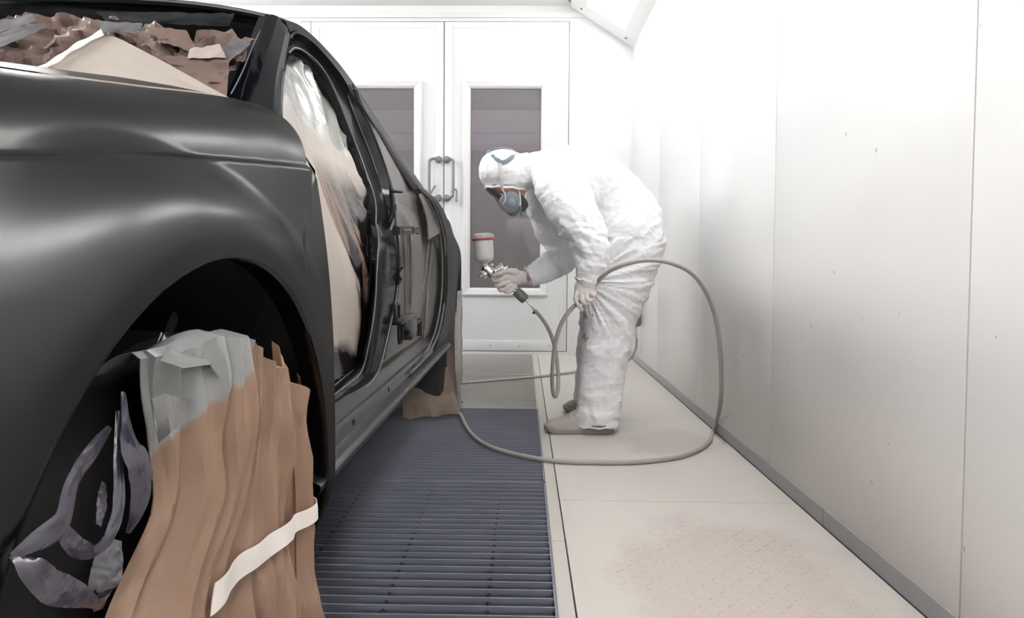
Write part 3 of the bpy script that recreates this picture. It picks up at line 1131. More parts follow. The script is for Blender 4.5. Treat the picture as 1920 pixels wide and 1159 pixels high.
def car_body():
    # ---- front fender
    poly = [(DOOR_Y, 0.325)]
    poly += [(DOOR_Y, 0.5), (DOOR_Y, 0.8), (DOOR_Y, 0.945), (1.190, 0.975), (1.212, 1.01), (1.238, 1.04), (1.258, 1.064), (1.272, 1.085), (1.285, crest_z(1.285) - 0.0005)]
    for k in range(1, 40):
        y = 1.285 - (1.285 + 0.22) * k / 39
        poly.append((y, crest_z(y) - 0.0005))
    poly += [(-0.22, 0.7), (-0.22, 0.28), (0.2, 0.26), (0.3, 0.325)]
    e = ray_edge(FW[0], FW[1], poly)
    a0 = atan2(0.325 - FW[1], DOOR_Y - FW[0]) + 0.001
    rows = arch_panel(FW[0], FW[1], e, a0, pi + 0.28)
    two_sided('front_fender', rows, M['paint'], 50)

    # ---- bonnet and closing panels of the nose
    ys = [-0.22 + (1.20 + 0.22) * k / 40 for k in range(41)]
    rows = []
    for y in ys:
        zt = crest_z(y)
        x0 = fender_x(y, zt - 0.0005) - 0.003
        row = []
        n = 24
        for i in range(n + 1):
            t = i / n
            x = x0 + (2 * XM - 2 * x0) * t
            z = zt + 0.002 + 0.045 * (1 - (2 * t - 1) ** 4)
            row.append((x, y, z))
        rows.append(row)
    rows.insert(0, [(p[0], p[1] - 0.01, p[2] - 0.06) for p in rows[0]])
    bm = bmesh.new(); grid(bm, rows); obj('bonnet', bm, M['paint'], car, 50)
    rows = []
    for z in (0.25, 0.4, 0.6, 0.75, 0.835):
        row = []
        for i in range(25):
            t = i / 24
            x = fender_x(-0.22, min(z, 0.83)) + 0.0
            xx = x + (2 * XM - 2 * x) * t
            row.append((xx, -0.22 - 0.12 * (1 - (2 * t - 1) ** 2) * (1 - 0.3 * abs(z - 0.55)), z))
        rows.append(row)
    bm = bmesh.new(); grid(bm, rows); obj('front_panel', bm, M['paint'], car, 50)

    # ---- wheel wells
    for (cy, cz) in (FW, RW):
        for sgn in (0, 1):
            rows = []
            for i in range(49):
                a = -0.35 + (pi + 0.7) * i / 48
                r = 0.392
                x0 = side_x(cy) - 0.025
                rows.append([(x, cy + rr * cos(a), cz + rr * sin(a)) for x, rr in
                             ((x0, r), (x0 - 0.03, r), (x0 - 0.12, r + 0.004), (x0 - 0.22, r), (x0 - 0.34, r - 0.01), (x0 - 0.36, r - 0.04), (x0 - 0.37, 0.2), (x0 - 0.37, 0.01))])
            if sgn:
                rows = mirror_rows(rows)
            bm = bmesh.new(); grid(bm, rows); obj('wheel_arch_liner', bm, M['well'], car, 50)
            bm = bmesh.new()
            x0 = side_x(cy) - 0.05
            x0, x1 = (x0 - 0.235, x0) if not sgn else (2 * XM - x0, 2 * XM - x0 + 0.235)
            lathe(bm, [(x0, cy, cz - 0.05), (x0 + 0.01, cy, cz - 0.05), (x0 + 0.03, cy, cz - 0.05), ((x0 + x1) / 2, cy, cz - 0.05), (x1 - 0.03, cy, cz - 0.05), (x1 - 0.01, cy, cz - 0.05), (x1, cy, cz - 0.05)],
                  [0.24, 0.31, 0.335, 0.34, 0.335, 0.31, 0.24], 40)
            obj('wheel', bm, M['dark'], car, 40)

    # ---- sill: one extrusion, its profile read along the car
    prof = [(-0.60, 0.56), (-0.47, 0.53), (-0.435, 0.509), (-0.425, 0.503), (-0.412, 0.498), (-0.404, 0.4975), (-0.400, 0.494), (-0.397, 0.488), (-0.391, 0.472), (-0.387, 0.466), (-0.380, 0.4640), (-0.376, 0.4610),
            (-0.3735, 0.455), (-0.371, 0.442), (-0.369, 0.436), (-0.364, 0.4335), (-0.350, 0.4300), (-0.341, 0.4265), (-0.338, 0.4225), (-0.339, 0.415), (-0.345, 0.405), (-0.36, 0.397), (-0.60, 0.375)]
    yy = [1.10 + (3.10 - 1.10) * k / 40 for k in range(41)]
    rows = []
    for y in yy:
        row = []
        lift = 0.0
        for x, z in prof:
            row.append((x, y, z + lift))
        rows.append(row)
    two_sided('sill', rows, M['sill'], 40)
    for y in (1.45, 1.83, 2.25):
        bm = bmesh.new()
        c = Vector((-0.3725, y, 0.448))
        lathe(bm, [c + Vector((-0.003, 0, 0)), c + Vector((0.0018, 0, 0.0003))], [0.007, 0.007], 10)
        obj('drain_plug', bm, M['dark'], car)
    # underbody
    bm = bmesh.new()
    box(bm, 2 * XM + 0.62, -0.60, 1.12, 3.12, 0.33, 0.50, bevel=0.02)
    box(bm, 2 * XM + 0.80, -0.80, -0.1, 4.4, 0.36, 0.60, bevel=0.03)
    obj('underbody', bm, M['well'], car, 40)

    # ---- rear quarter with its arch, forward edge follows the door opening
    D = [(2.66, 0.395), (2.70, 0.42), (2.80, 0.48), (2.90, 0.56), (2.98, 0.66), (3.03, 0.76), (3.055, 0.86), (3.04, 0.95), (2.99, 1.03), (2.95, 1.10), (2.94, 1.16)]
    D = [tuple(p) for p in D]
    poly = list(D)
    for k in range(0, 30):
        y = 2.95 + (4.66 - 2.95) * k / 29
        poly.append((y, crest_z(y) - 0.0005))
    poly += [(4.68, 0.7), (4.62, 0.36), (4.0, 0.36), (3.7, 0.40)]
    e = ray_edge(RW[0], RW[1], poly)
    a0 = -0.12; a1 = pi + 0.035
    rows = arch_panel(RW[0], RW[1], e, a0, a1, 180, 60)
    two_sided('rear_quarter_panel', rows, M['paint'], 50)
    # boot lid and tail
    rows = []
    for k in range(30):
        y = 3.55 + (4.66 - 3.55) * k / 29
        zt = crest_z(y)
        x0 = fender_x(y, zt - 0.0005)
        rows.append([(x0 + (2 * XM - 2 * x0) * i / 16, y, zt + 0.03 * (1 - (i / 8 - 1) ** 4)) for i in range(17)])
    x0 = fender_x(4.66, 0.7)
    rows.append([(x0 + (2 * XM - 2 * x0) * i / 16, 4.72, 0.7) for i in range(17)])
    rows.append([(x0 + (2 * XM - 2 * x0) * i / 16, 4.66, 0.36) for i in range(17)])
    bm = bmesh.new(); grid(bm, rows); obj('boot_lid', bm, M['paint'], car, 50)

    # ---- inner structure of the rear door opening, ribbed
    def inner_edge(z):
        return lerpt(z, [(0.42, 2.66), (0.48, 2.80), (0.56, 2.90), (0.66, 2.98), (0.76, 3.03), (0.86, 3.05), (0.95, 3.04), (1.03, 2.99), (1.10, 2.95), (1.3, 2.95)])
    rows = []
    nz = 60
    for i in range(nz + 1):
        row = []
        ny = 50
        for j in range(ny + 1):
            tj = j / ny
            z = 0.42 + (1.05 + 0.09 * tj - 0.42) * i / nz
            ye = inner_edge(z) + 0.02
            yf = lerpt(z, [(0.42, 1.66), (0.46, 1.70), (0.50, 1.78), (0.56, 1.86), (0.64, 1.93), (0.74, 1.98), (0.82, 2.04), (0.90, 2.13), (0.95, 2.24), (1.0, 2.36), (1.05, 2.46), (1.1, 2.56)])
            y = yf + (ye - yf) * tj
            x = fender_x(y, min(z, crest_z(y) - 0.02)) - 0.050 - 0.05 * sstep(0.97, 1.10, z)
            # pressed panel relief
            d = ye - y
            x -= 0.020 * sstep(0.05, 0.09, d) * sstep(0.46, 0.54, z)
            x += 0.016 * sstep(0.30, 0.38, d) * (1 - sstep(0.60, 0.68, d)) * sstep(0.56, 0.62, z) * (1 - sstep(0.93, 1.0, z))
            row.append((x, y, z))
        rows.append(row)
    two_sided('rear_door_frame', rows, M['primer'], 50)

    def rib(name, pts, r, mat, smooth=50):
        bm = bmesh.new()
        tube(bm, pts, [r], seg=10, n=40, roundcap=True)
        return obj(name, bm, mat, car, smooth)
    def onp(*pts, up=0.0015):
        out = []
        for px, py in pts:
            X = -0.40
            for _ in range(12):
                p = W(px, py, X=X)
                y, z = p.y, p.z
                X = fender_x(y, min(z, crest_z(y) - 0.02)) - 0.050 - 0.05 * sstep(0.97, 1.10, z) - 0.020 * sstep(0.05, 0.09, inner_edge(z) + 0.02 - y) * sstep(0.46, 0.54, z)
                d = inner_edge(z) + 0.02 - y
                X += 0.016 * sstep(0.30, 0.38, d) * (1 - sstep(0.60, 0.68, d)) * sstep(0.56, 0.62, z) * (1 - sstep(0.93, 1.0, z))
                X += up
            out.append(W(px, py, X=X))
        return out
    rib('pressed_rib', onp((757, 372), (757, 430), (760, 520), (762, 598)), 0.0035, M['primer'])
    rib('pressed_rib', onp((766, 380), (770, 430), (771, 520), (769, 598)), 0.0035, M['primer'])
    rib('pressed_rib', onp((792, 398), (802, 420), (804, 450), (796, 520), (785, 597)), 0.004, M['primer'])
    rib('pressed_rib', onp((797, 400), (808, 425), (811, 455), (803, 530), (798, 610), (790, 645), (750, 690)), 0.005, M['primer'])
    rib('pressed_rib', onp((775, 415), (771, 440), (770, 500)), 0.004, M['primer'])
    # seal flange along the rear edge of the opening
    D3 = [W(784, 352, X=-0.440), W(808, 375, X=-0.405), W(824, 410, X=-0.378), W(833, 450, X=-0.364), W(836, 500, X=-0.357), W(834, 560, X=-0.353), W(826, 610, X=-0.352), W(816, 640, X=-0.353), W(800, 668, X=-0.360), W(770, 700, X=-0.362)]
    rib('opening_flange', D3, 0.004, M['primer'])
    rib('opening_flange', [p + Vector((-0.012, -0.035, 0)) for p in D3[1:-1]], 0.004, M['primer'])
    rib('opening_flange', [p + Vector((0.004, 0.045, 0)) for p in D3[1:-2]], 0.003, M['paint'])

    # ---- upper structure: strips that follow the openings, as rows across the rail
    N = 70

    def strip(name, curves, mat, smooth=35, thick=0.004, both=True):
        C = [catmull(c, N) for c in curves]
        rows = [[C[j][i] for j in range(len(C))] for i in range(N)]
        bm = bmesh.new(); sheet(bm, rows, thick)
        o = obj(name, bm, mat, car, smooth)
        if both:
            bm = bmesh.new(); sheet(bm, [[Vector((2 * XM - p.x, p.y, p.z)) for p in r] for r in rows], thick)
            obj(name, bm, mat, car, smooth)
        return o

    def c3(*pts):
        return [W(px, py, X=x) for px, py, x in pts]

    # roof side rail: outer silhouette to the drip lip
    s_out = c3((511, 27, -0.640), (545, 42, -0.646), (580, 69, -0.650), (612, 100, -0.648), (640, 131, -0.643), (670, 170, -0.636), (700, 214, -0.622), (722, 245, -0.608), (740, 275, -0.590), (762, 306, -0.562), (780, 331, -0.530), (796, 354, -0.492))
    s_in0 = c3((500, 26, -0.690), (540, 38, -0.71), (578, 64, -0.72), (610, 95, -0.72), (638, 127, -0.71), (668, 166, -0.70), (698, 211, -0.69), (720, 243, -0.67), (738, 273, -0.65), (760, 305, -0.62), (778, 330, -0.58), (794, 353, -0.54))
    lip = c3((544, 60, -0.612), (556, 57, -0.618), (578, 70, -0.620), (606, 98, -0.616), (634, 131, -0.610), (662, 172, -0.598), (690, 216, -0.580), (712, 252, -0.562), (732, 288, -0.540), (750, 318, -0.512), (764, 340, -0.486), (776, 356, -0.462))
    mid = [a.lerp(b, 0.5) + Vector((0.010, 0, 0.006)) for a, b in zip(catmull(s_out, N), catmull(lip, N))]
    strip('roof_rail', [s_in0, s_out, mid, lip], M['gloss'])
    # roof skin
    so = catmull(s_in0, N)
    rows = []
    for p in so:
        row = []
        for i in range(21):
            t = i / 20
            row.append((p.x + (2 * XM - 2 * p.x) * t, p.y - 0.05 * (1 - (2 * t - 1) ** 2), p.z + 0.03 * (1 - (2 * t - 1) ** 4)))
        rows.append(row)
    bm = bmesh.new(); grid(bm, rows); obj('roof', bm, M['gloss'], car, 40)
    # windscreen header
    rows = []
    for i in range(41):
        t = i / 40
        p = so[0]
        x = p.x + (2 * XM - 2 * p.x) * t
        b = 1 - (2 * t - 1) ** 2
        zz = p.z + 0.03 * (1 - (2 * t - 1) ** 4); y0 = p.y - 0.05 * b
        rows.append([(x, y0 + dy, zz + dz) for dy, dz in ((0.03, 0.004), (0.0, -0.001), (-0.014, -0.008), (-0.020, -0.014), (-0.012, -0.019), (0.000, -0.022), (-0.004, -0.030), (0.01, -0.042), (0.03, -0.048), (0.06, -0.062), (0.16, -0.075))])
    bm = bmesh.new(); grid(bm, rows); obj('windscreen_header', bm, M['gloss'], car, 35)

    # inner flange under the drip lip (grey highlight arc)
    f1 = c3((540, 84, -0.602), (548, 68, -0.610), (562, 64, -0.614), (590, 82, -0.614), (622, 117, -0.606), (645, 148, -0.598), (668, 190, -0.585), (684, 225, -0.572), (700, 262, -0.556), (716, 305, -0.53), (730, 350, -0.50), (741, 400, -0.455))
    f2 = c3((541, 92, -0.620), (550, 79, -0.630), (562, 78, -0.634), (588, 95, -0.634), (617, 128, -0.626), (638, 160, -0.618), (660, 205, -0.600), (676, 245, -0.586), (692, 285, -0.566), (708, 330, -0.535), (722, 375, -0.50), (733, 420, -0.458))
    strip('door_opening_flange', [lip[:0] + c3((540, 76, -0.600), (548, 62, -0.612), (562, 59, -0.618), (592, 82, -0.618), (624, 116, -0.612), (648, 149, -0.602), (672, 190, -0.589), (690, 226, -0.576), (706, 262, -0.56), (722, 305, -0.532), (736, 350, -0.502), (746, 402, -0.452)),
                                  f1, f2], M['gloss'])
    # seal channel ring
    g1 = c3((541, 98, -0.612), (552, 90, -0.622), (572, 98, -0.626), (598, 122, -0.622), (618, 152, -0.614), (636, 192, -0.600), (650, 228, -0.586), (668, 275, -0.562), (684, 320, -0.528), (697, 358, -0.495), (703, 385, -0.466), (703, 420, -0.44))
    g2 = c3((540, 108, -0.622), (552, 101, -0.634), (570, 110, -0.640), (592, 134, -0.636), (610, 165, -0.628), (627, 202, -0.612), (642, 240, -0.598), (660, 287, -0.574), (676, 330, -0.540), (689, 358, -0.505), (695, 385, -0.476), (695, 420, -0.45))
    strip('seal_channel', [f2, g1], M['gloss'])
    strip('seal_channel', [g1, [a.lerp(b, 0.5) + Vector((0.006, -0.003, 0.002)) for a, b in zip(catmull(g1, N), catmull(g2, N))], g2], M['gloss'])
    # inner dark reveal down to the edge of the masked sheet
    h2 = c3((537, 120, -0.640), (548, 116, -0.654), (566, 124, -0.660), (584, 146, -0.660), (602, 176, -0.650), (620, 214, -0.634), (634, 248, -0.620), (652, 292, -0.598), (668, 330, -0.565), (680, 356, -0.53), (688, 385, -0.496), (688, 420, -0.470))
    strip('seal_channel', [g2, h2], M['gloss'])

    # ---- centre pillar, lower part: broad pressed post with rounded foot
    o1 = c3((733, 420, -0.458), (742, 450, -0.412), (747, 480, -0.392), (746, 515, -0.384), (741, 555, -0.382), (733, 595, -0.383), (725, 630, -0.385), (717, 665, -0.388), (709, 692, -0.392), (697, 712, -0.397), (680, 728, -0.402), (645, 753, -0.408), (606, 781, -0.414))
    o2 = c3((716, 420, -0.452), (727, 450, -0.404), (731, 480, -0.385), (731, 515, -0.377), (727, 555, -0.375), (720, 595, -0.377), (713, 630, -0.380), (706, 665, -0.384), (698, 690, -0.389), (687, 706, -0.395), (670, 720, -0.400), (640, 742, -0.406), (604, 769, -0.411))
    o3 = c3((703, 420, -0.440), (708, 450, -0.405), (706, 480, -0.388), (704, 515, -0.381), (702, 555, -0.379), (698, 595, -0.380), (692, 630, -0.383), (686, 660, -0.388), (680, 685, -0.394), (670, 704, -0.400), (655, 717, -0.406), (632, 734, -0.410), (602, 758, -0.414))
    o4 = c3((695, 420, -0.450), (699, 450, -0.420), (698, 480, -0.402), (697, 515, -0.396), (695, 555, -0.394), (692, 595, -0.394), (687, 630, -0.396), (682, 655, -0.400), (676, 678, -0.404), (666, 698, -0.408), (650, 711, -0.412), (629, 728, -0.416), (600, 751, -0.418))
    o5 = c3((688, 420, -0.470), (690, 450, -0.445), (690, 480, -0.430), (690, 515, -0.424), (689, 555, -0.421), (687, 595, -0.420), (683, 630, -0.420), (678, 655, -0.420), (671, 678, -0.422), (660, 694, -0.424), (644, 706, -0.426), (625, 722, -0.428), (598, 744, -0.430))
    strip('centre_pillar', [o1, [a.lerp(b, 0.5) + Vector((0.004, 0, 0)) for a, b in zip(catmull(o1, N), catmull(o2, N))], o2,
                            [a.lerp(b, 0.5) + Vector((0.010, 0, 0)) for a, b in zip(catmull(o2, N), catmull(o3, N))], o3, o4, o5], M['gloss'], 50)
    # upper pillar between front and rear windows
    u1 = c3((655, 172, -0.600), (668, 190, -0.590), (690, 240, -0.560), (705, 275, -0.545), (718, 310, -0.52), (732, 355, -0.49), (740, 400, -0.45), (741, 440, -0.42))
    u2 = c3((646, 160, -0.612), (660, 205, -0.596), (676, 245, -0.580), (692, 285, -0.562), (706, 325, -0.535), (720, 370, -0.50), (730, 410, -0.455), (733, 440, -0.43))
    strip('centre_pillar', [u1, u2], M['gloss'])
    # black sealant run and clips on the rear side of the post
    rib('edge_seal', c3((661, 158, -0.600), (672, 190, -0.585), (690, 228, -0.568), (706, 268, -0.550), (720, 305, -0.526), (731, 345, -0.496), (739, 385, -0.456), (742, 425, -0.41)), 0.0035, M['dark'])
    rib('edge_seal', c3((743, 435, -0.400), (748, 470, -0.386), (749, 500, -0.380), (745, 545, -0.379), (737, 590, -0.380), (728, 630, -0.383), (719, 672, -0.386)), 0.004, M['dark'])

    # ---- rear pillar and side panel in grey primer up to the rail
    q1 = c3((664, 166, -0.602), (676, 186, -0.598), (696, 222, -0.586), (712, 250, -0.572), (728, 278, -0.556), (744, 306, -0.532), (758, 330, -0.508), (772, 352, -0.490), (784, 366, -0.480), (796, 385, -0.47))
    q2 = c3((660, 168, -0.612), (668, 190, -0.606), (680, 222, -0.600), (692, 252, -0.585), (704, 285, -0.565), (716, 318, -0.54), (728, 352, -0.515), (738, 388, -0.490), (745, 420, -0.470), (750, 455, -0.460))
    rows = []
    A_, B_ = catmull(q1, N), catmull(q2, N)
    for a, b in zip(A_, B_):
        rows.append([a.lerp(b, k / 10) + Vector((0.012 * sin(pi * k / 10), 0, 0)) for k in range(11)])
    bm = bmesh.new(); sheet(bm, rows, 0.004); obj('rear_pillar', bm, M['primer'], car, 40)
    bm = bmesh.new(); sheet(bm, [[Vector((2 * XM - p.x, p.y, p.z)) for p in r] for r in rows], 0.004); obj('rear_pillar', bm, M['primer'], car, 40)
    # shoulder between the pillar and the haunch
    e1 = c3((784, 366, -0.455), (790, 380, -0.440), (796, 398, -0.425), (800, 420, -0.41), (802, 450, -0.405))
    e2 = c3((796, 354, -0.485), (806, 366, -0.455), (816, 384, -0.425), (824, 405, -0.40), (830, 430, -0.385))
    strip('rear_shoulder', [e1, [a.lerp(b, .5) + Vector((0.012, 0, 0.004)) for a, b in zip(catmull(e1, N), catmull(e2, N))], e2], M['primer'])

    # ---- windscreen pillar
    y_ = lambda *p: [W(a, b, Y=c) for a, b, c in p]
    p0 = y_((487, 34, 1.60), (470, 78, 1.52), (452, 122, 1.44), (436, 160, 1.37), (418, 194, 1.31))
    p1 = y_((500, 32, 1.595), (486, 76, 1.51), (470, 122, 1.43), (456, 162, 1.36), (448, 197, 1.30))
    p1b = y_((503, 32, 1.60), (489, 76, 1.515), (473, 122, 1.435), (459, 162, 1.365), (451, 198, 1.305))
    p2 = y_((511, 30, 1.61), (497, 72, 1.525), (480, 120, 1.44), (466, 164, 1.365), (456, 199, 1.30))
    p3 = y_((524, 40, 1.635), (514, 85, 1.535), (503, 130, 1.435), (496, 172, 1.35), (490, 213, 1.275))
    p4 = y_((539, 62, 1.70), (529, 102, 1.585), (522, 145, 1.47), (519, 188, 1.37), (521, 233, 1.275))
    p5 = y_((541, 66, 1.71), (532, 104, 1.60), (526, 147, 1.48), (523, 190, 1.38), (525, 236, 1.285))
    p6 = y_((543, 76, 1.76), (536, 108, 1.66), (530, 150, 1.54), (527, 192, 1.44), (527, 238, 1.345))
    strip('windscreen_pillar', [p0, p1, p1b, p2, [a.lerp(b, .5) + Vector((0.004, -0.006, 0)) for a, b in zip(catmull(p2, N), catmull(p3, N))], p3,
                                [a.lerp(b, .5) + Vector((0.006, -0.004, 0)) for a, b in zip(catmull(p3, N), catmull(p4, N))], p4, p5, p6], M['gloss'], 28)
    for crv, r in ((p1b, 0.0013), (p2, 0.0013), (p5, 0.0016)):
        rib('highlight_bead', [p + Vector((0.001, -0.002, 0.001)) for p in crv], r, M['bead'])  # thin pale tubes draw painted highlight lines along the edges
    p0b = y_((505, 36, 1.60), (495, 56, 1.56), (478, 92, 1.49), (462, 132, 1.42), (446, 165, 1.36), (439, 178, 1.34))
    rib('highlight_bead', [p + Vector((-0.002, -0.010, 0)) for p in p0b], 0.0012, M['bead'])
    rib('highlight_bead', [p + Vector((0.003, -0.002, 0)) for p in g1], 0.0018, M['bead'])
    rib('highlight_bead', [p + Vector((0.003, -0.002, 0)) for p in u2[:5]], 0.0014, M['bead'])
    rib('highlight_bead', [p + Vector((0.004, -0.002, 0)) for p in o3], 0.0012, M['bead'])
    rib('highlight_bead', [p + Vector((0.004, -0.002, 0)) for p in o1[3:]], 0.0014, M['bead'])
    rib('highlight_bead', [p + Vector((0.004, -0.002, 0)) for p in o5], 0.0014, M['bead'])
    # join of rail and pillar
    strip('roof_rail', [y_((505, 26, 1.66), (520, 30, 1.70), (536, 40, 1.76)), y_((511, 31, 1.60), (524, 40, 1.63), (539, 62, 1.70)), y_((513, 36, 1.60), (526, 50, 1.62), (540, 66, 1.70))], M['gloss'])
    # light primer edge where the fender meets the pillar
    rib('fender_joint', y_((456, 198, 1.285), (475, 203, 1.275), (495, 214, 1.262), (512, 226, 1.255), (523, 236, 1.25)), 0.0022, M['silver_film'])

    # cabin interior: dark panels so that the body is not empty
    bm = bmesh.new()
    box(bm, 2 * XM + 0.70, -0.74, 1.25, 1.30, 0.5, 1.05)
    box(bm, 2 * XM + 0.70, -0.70, 1.3, 3.2, 0.46, 0.50)
    box(bm, 2 * XM + 0.75, -0.75, 2.9, 2.95, 0.5, 1.2)
    obj('cabin_lining', bm, M['well'], car)

    # ---- door hinges on the centre pillar
    def hinge_upper():
        bm = bmesh.new()
        a = W(742, 433, X=-0.385); b = W(772, 432, X=-0.372); c = W(783, 433, X=-0.370)
        def bar(p, q, hz, th):
            n = 2
            rows = []
            for s, t in ((-1, -1), (1, -1), (1, 1), (-1, 1)):
                rows.append([p + Vector((th * t, 0, hz * s)), q + Vector((th * t, 0, hz * s))])
            V = [[bm.verts.new(x) for x in r] for r in rows]
            for i in range(4):
                j = (i + 1) % 4
                bm.faces.new((V[i][0], V[j][0], V[j][1], V[i][1]))
            bm.faces.new([v[0] for v in V]); bm.faces.new([v[1] for v in reversed(V)])
        bar(a, b, 0.014, 0.007)
        bar(a.lerp(b, 0.02), a.lerp(b, 0.5), 0.011, 0.011)
        tube(bm, [b + Vector((0, 0, 0.010)), b + Vector((0, 0, -0.010))], [0.010], seg=12)
        bar(b, c, 0.008, 0.006)
        tube(bm, [c + Vector((0, 0, 0.011)), c + Vector((0, 0, -0.011))], [0.007], seg=12)
        obj('door_hinge', bm, M['hinge'], car, 40)
        for t in (0.32, 0.55):
            bm = bmesh.new()
            p = a.lerp(b, t)
            lathe(bm, [p + Vector((0.010, 0, 0)), p + Vector((0.018, 0, 0))], [0.006, 0.005], 6)
            obj('hinge_bolt', bm, M['handle'], car)

    def hinge_lower():
        bm = bmesh.new()
        # loop-shaped plate
        tube(bm, c3((741, 605, -0.372), (741, 577, -0.372), (744, 571, -0.371), (748, 577, -0.370), (748, 637, -0.370), (751, 643, -0.369), (754, 637, -0.368), (754, 612, -0.368)), [0.0045], seg=8, n=50)
        p0, p1 = W(742, 603, X=-0.372), W(790, 602, X=-0.355)
        for (xa, ya, xb, yb_, h, th) in ((740, 604, 772, 604, 0.010, 0.009), (752, 618, 776, 618, 0.024, 0.012), (757, 632, 772, 632, 0.010, 0.014), (772, 606, 789, 606, 0.006, 0.006)):
            p, q = W(xa, ya, X=-0.374), W(xb, yb_, X=-0.364)
            box(bm, min(p.x, q.x) - th, max(p.x, q.x) + th, p.y, q.y, p.z - h, p.z + h, bevel=0.002)
        for px in (777, 787):
            c = W(px, 616, X=-0.362)
            tube(bm, [c + Vector((0, 0, 0.026)), c + Vector((0, 0, -0.026))], [0.008], seg=12)
            lathe(bm, [c + Vector((0, 0, 0.026)), c + Vector((0, 0, 0.034)), c + Vector((0, 0, 0.038))], [0.004, 0.006, 0.003], 10)
        c = W(762, 624, X=-0.358)
        lathe(bm, [c, c + Vector((0.010, -0.004, 0))], [0.010, 0.008], 8)
        obj('door_hinge', bm, M['hinge'], car, 40)
        bm = bmesh.new()
        tube(bm, c3((751, 502, -0.384), (754, 508, -0.372), (748, 517, -0.372), (752, 523, -0.37), (747, 532, -0.376)), [0.004], seg=6, n=20)
        tube(bm, c3((745, 505, -0.384), (756, 502, -0.366)), [0.003], seg=6)
        obj('wiring_clip', bm, M['hinge'], car, 40)
        bm = bmesh.new()
        c = W(736, 358, X=-0.47); tube(bm, [c, c + Vector((0.03, 0.012, -0.002))], [0.007, 0.005], seg=8, roundcap=True)
        obj('wiring_clip', bm, M['hinge'], car, 40)
        for py in (491, 515):
            bm = bmesh.new()
            c = W(723, py, X=-0.378)
            lathe(bm, [c - Vector((0.006, 0, 0)), c + Vector((0.003, 0, 0))], [0.008, 0.007], 14)
            obj('pillar_plug', bm, M['dark'], car, 40)
    hinge_upper(); hinge_lower()


car_body()
# ------------------------------------------------------------------ masking papers and films on the car
def windscreen_point(px, py, off=0.0):
    """the windscreen surface seen at a pixel, off metres in front of it"""
    Y = 1.4
    for _ in range(30):
        p = W(px, py, Y=Y)
        b = 1 - ((p.x - XM) / 0.72) ** 2
        t = (p.z - 1.06) / 0.36
        Yn = 1.22 + 0.40 * t - 0.07 * max(b, 0) - off
        Y = 0.5 * Y + 0.5 * Yn
    return W(px, py, Y=Y)


def crest_py(px):
    return lerpt(px, [(-80, 132), (0, 135), (100, 141), (200, 151), (300, 166), (400, 186), (450, 200)])


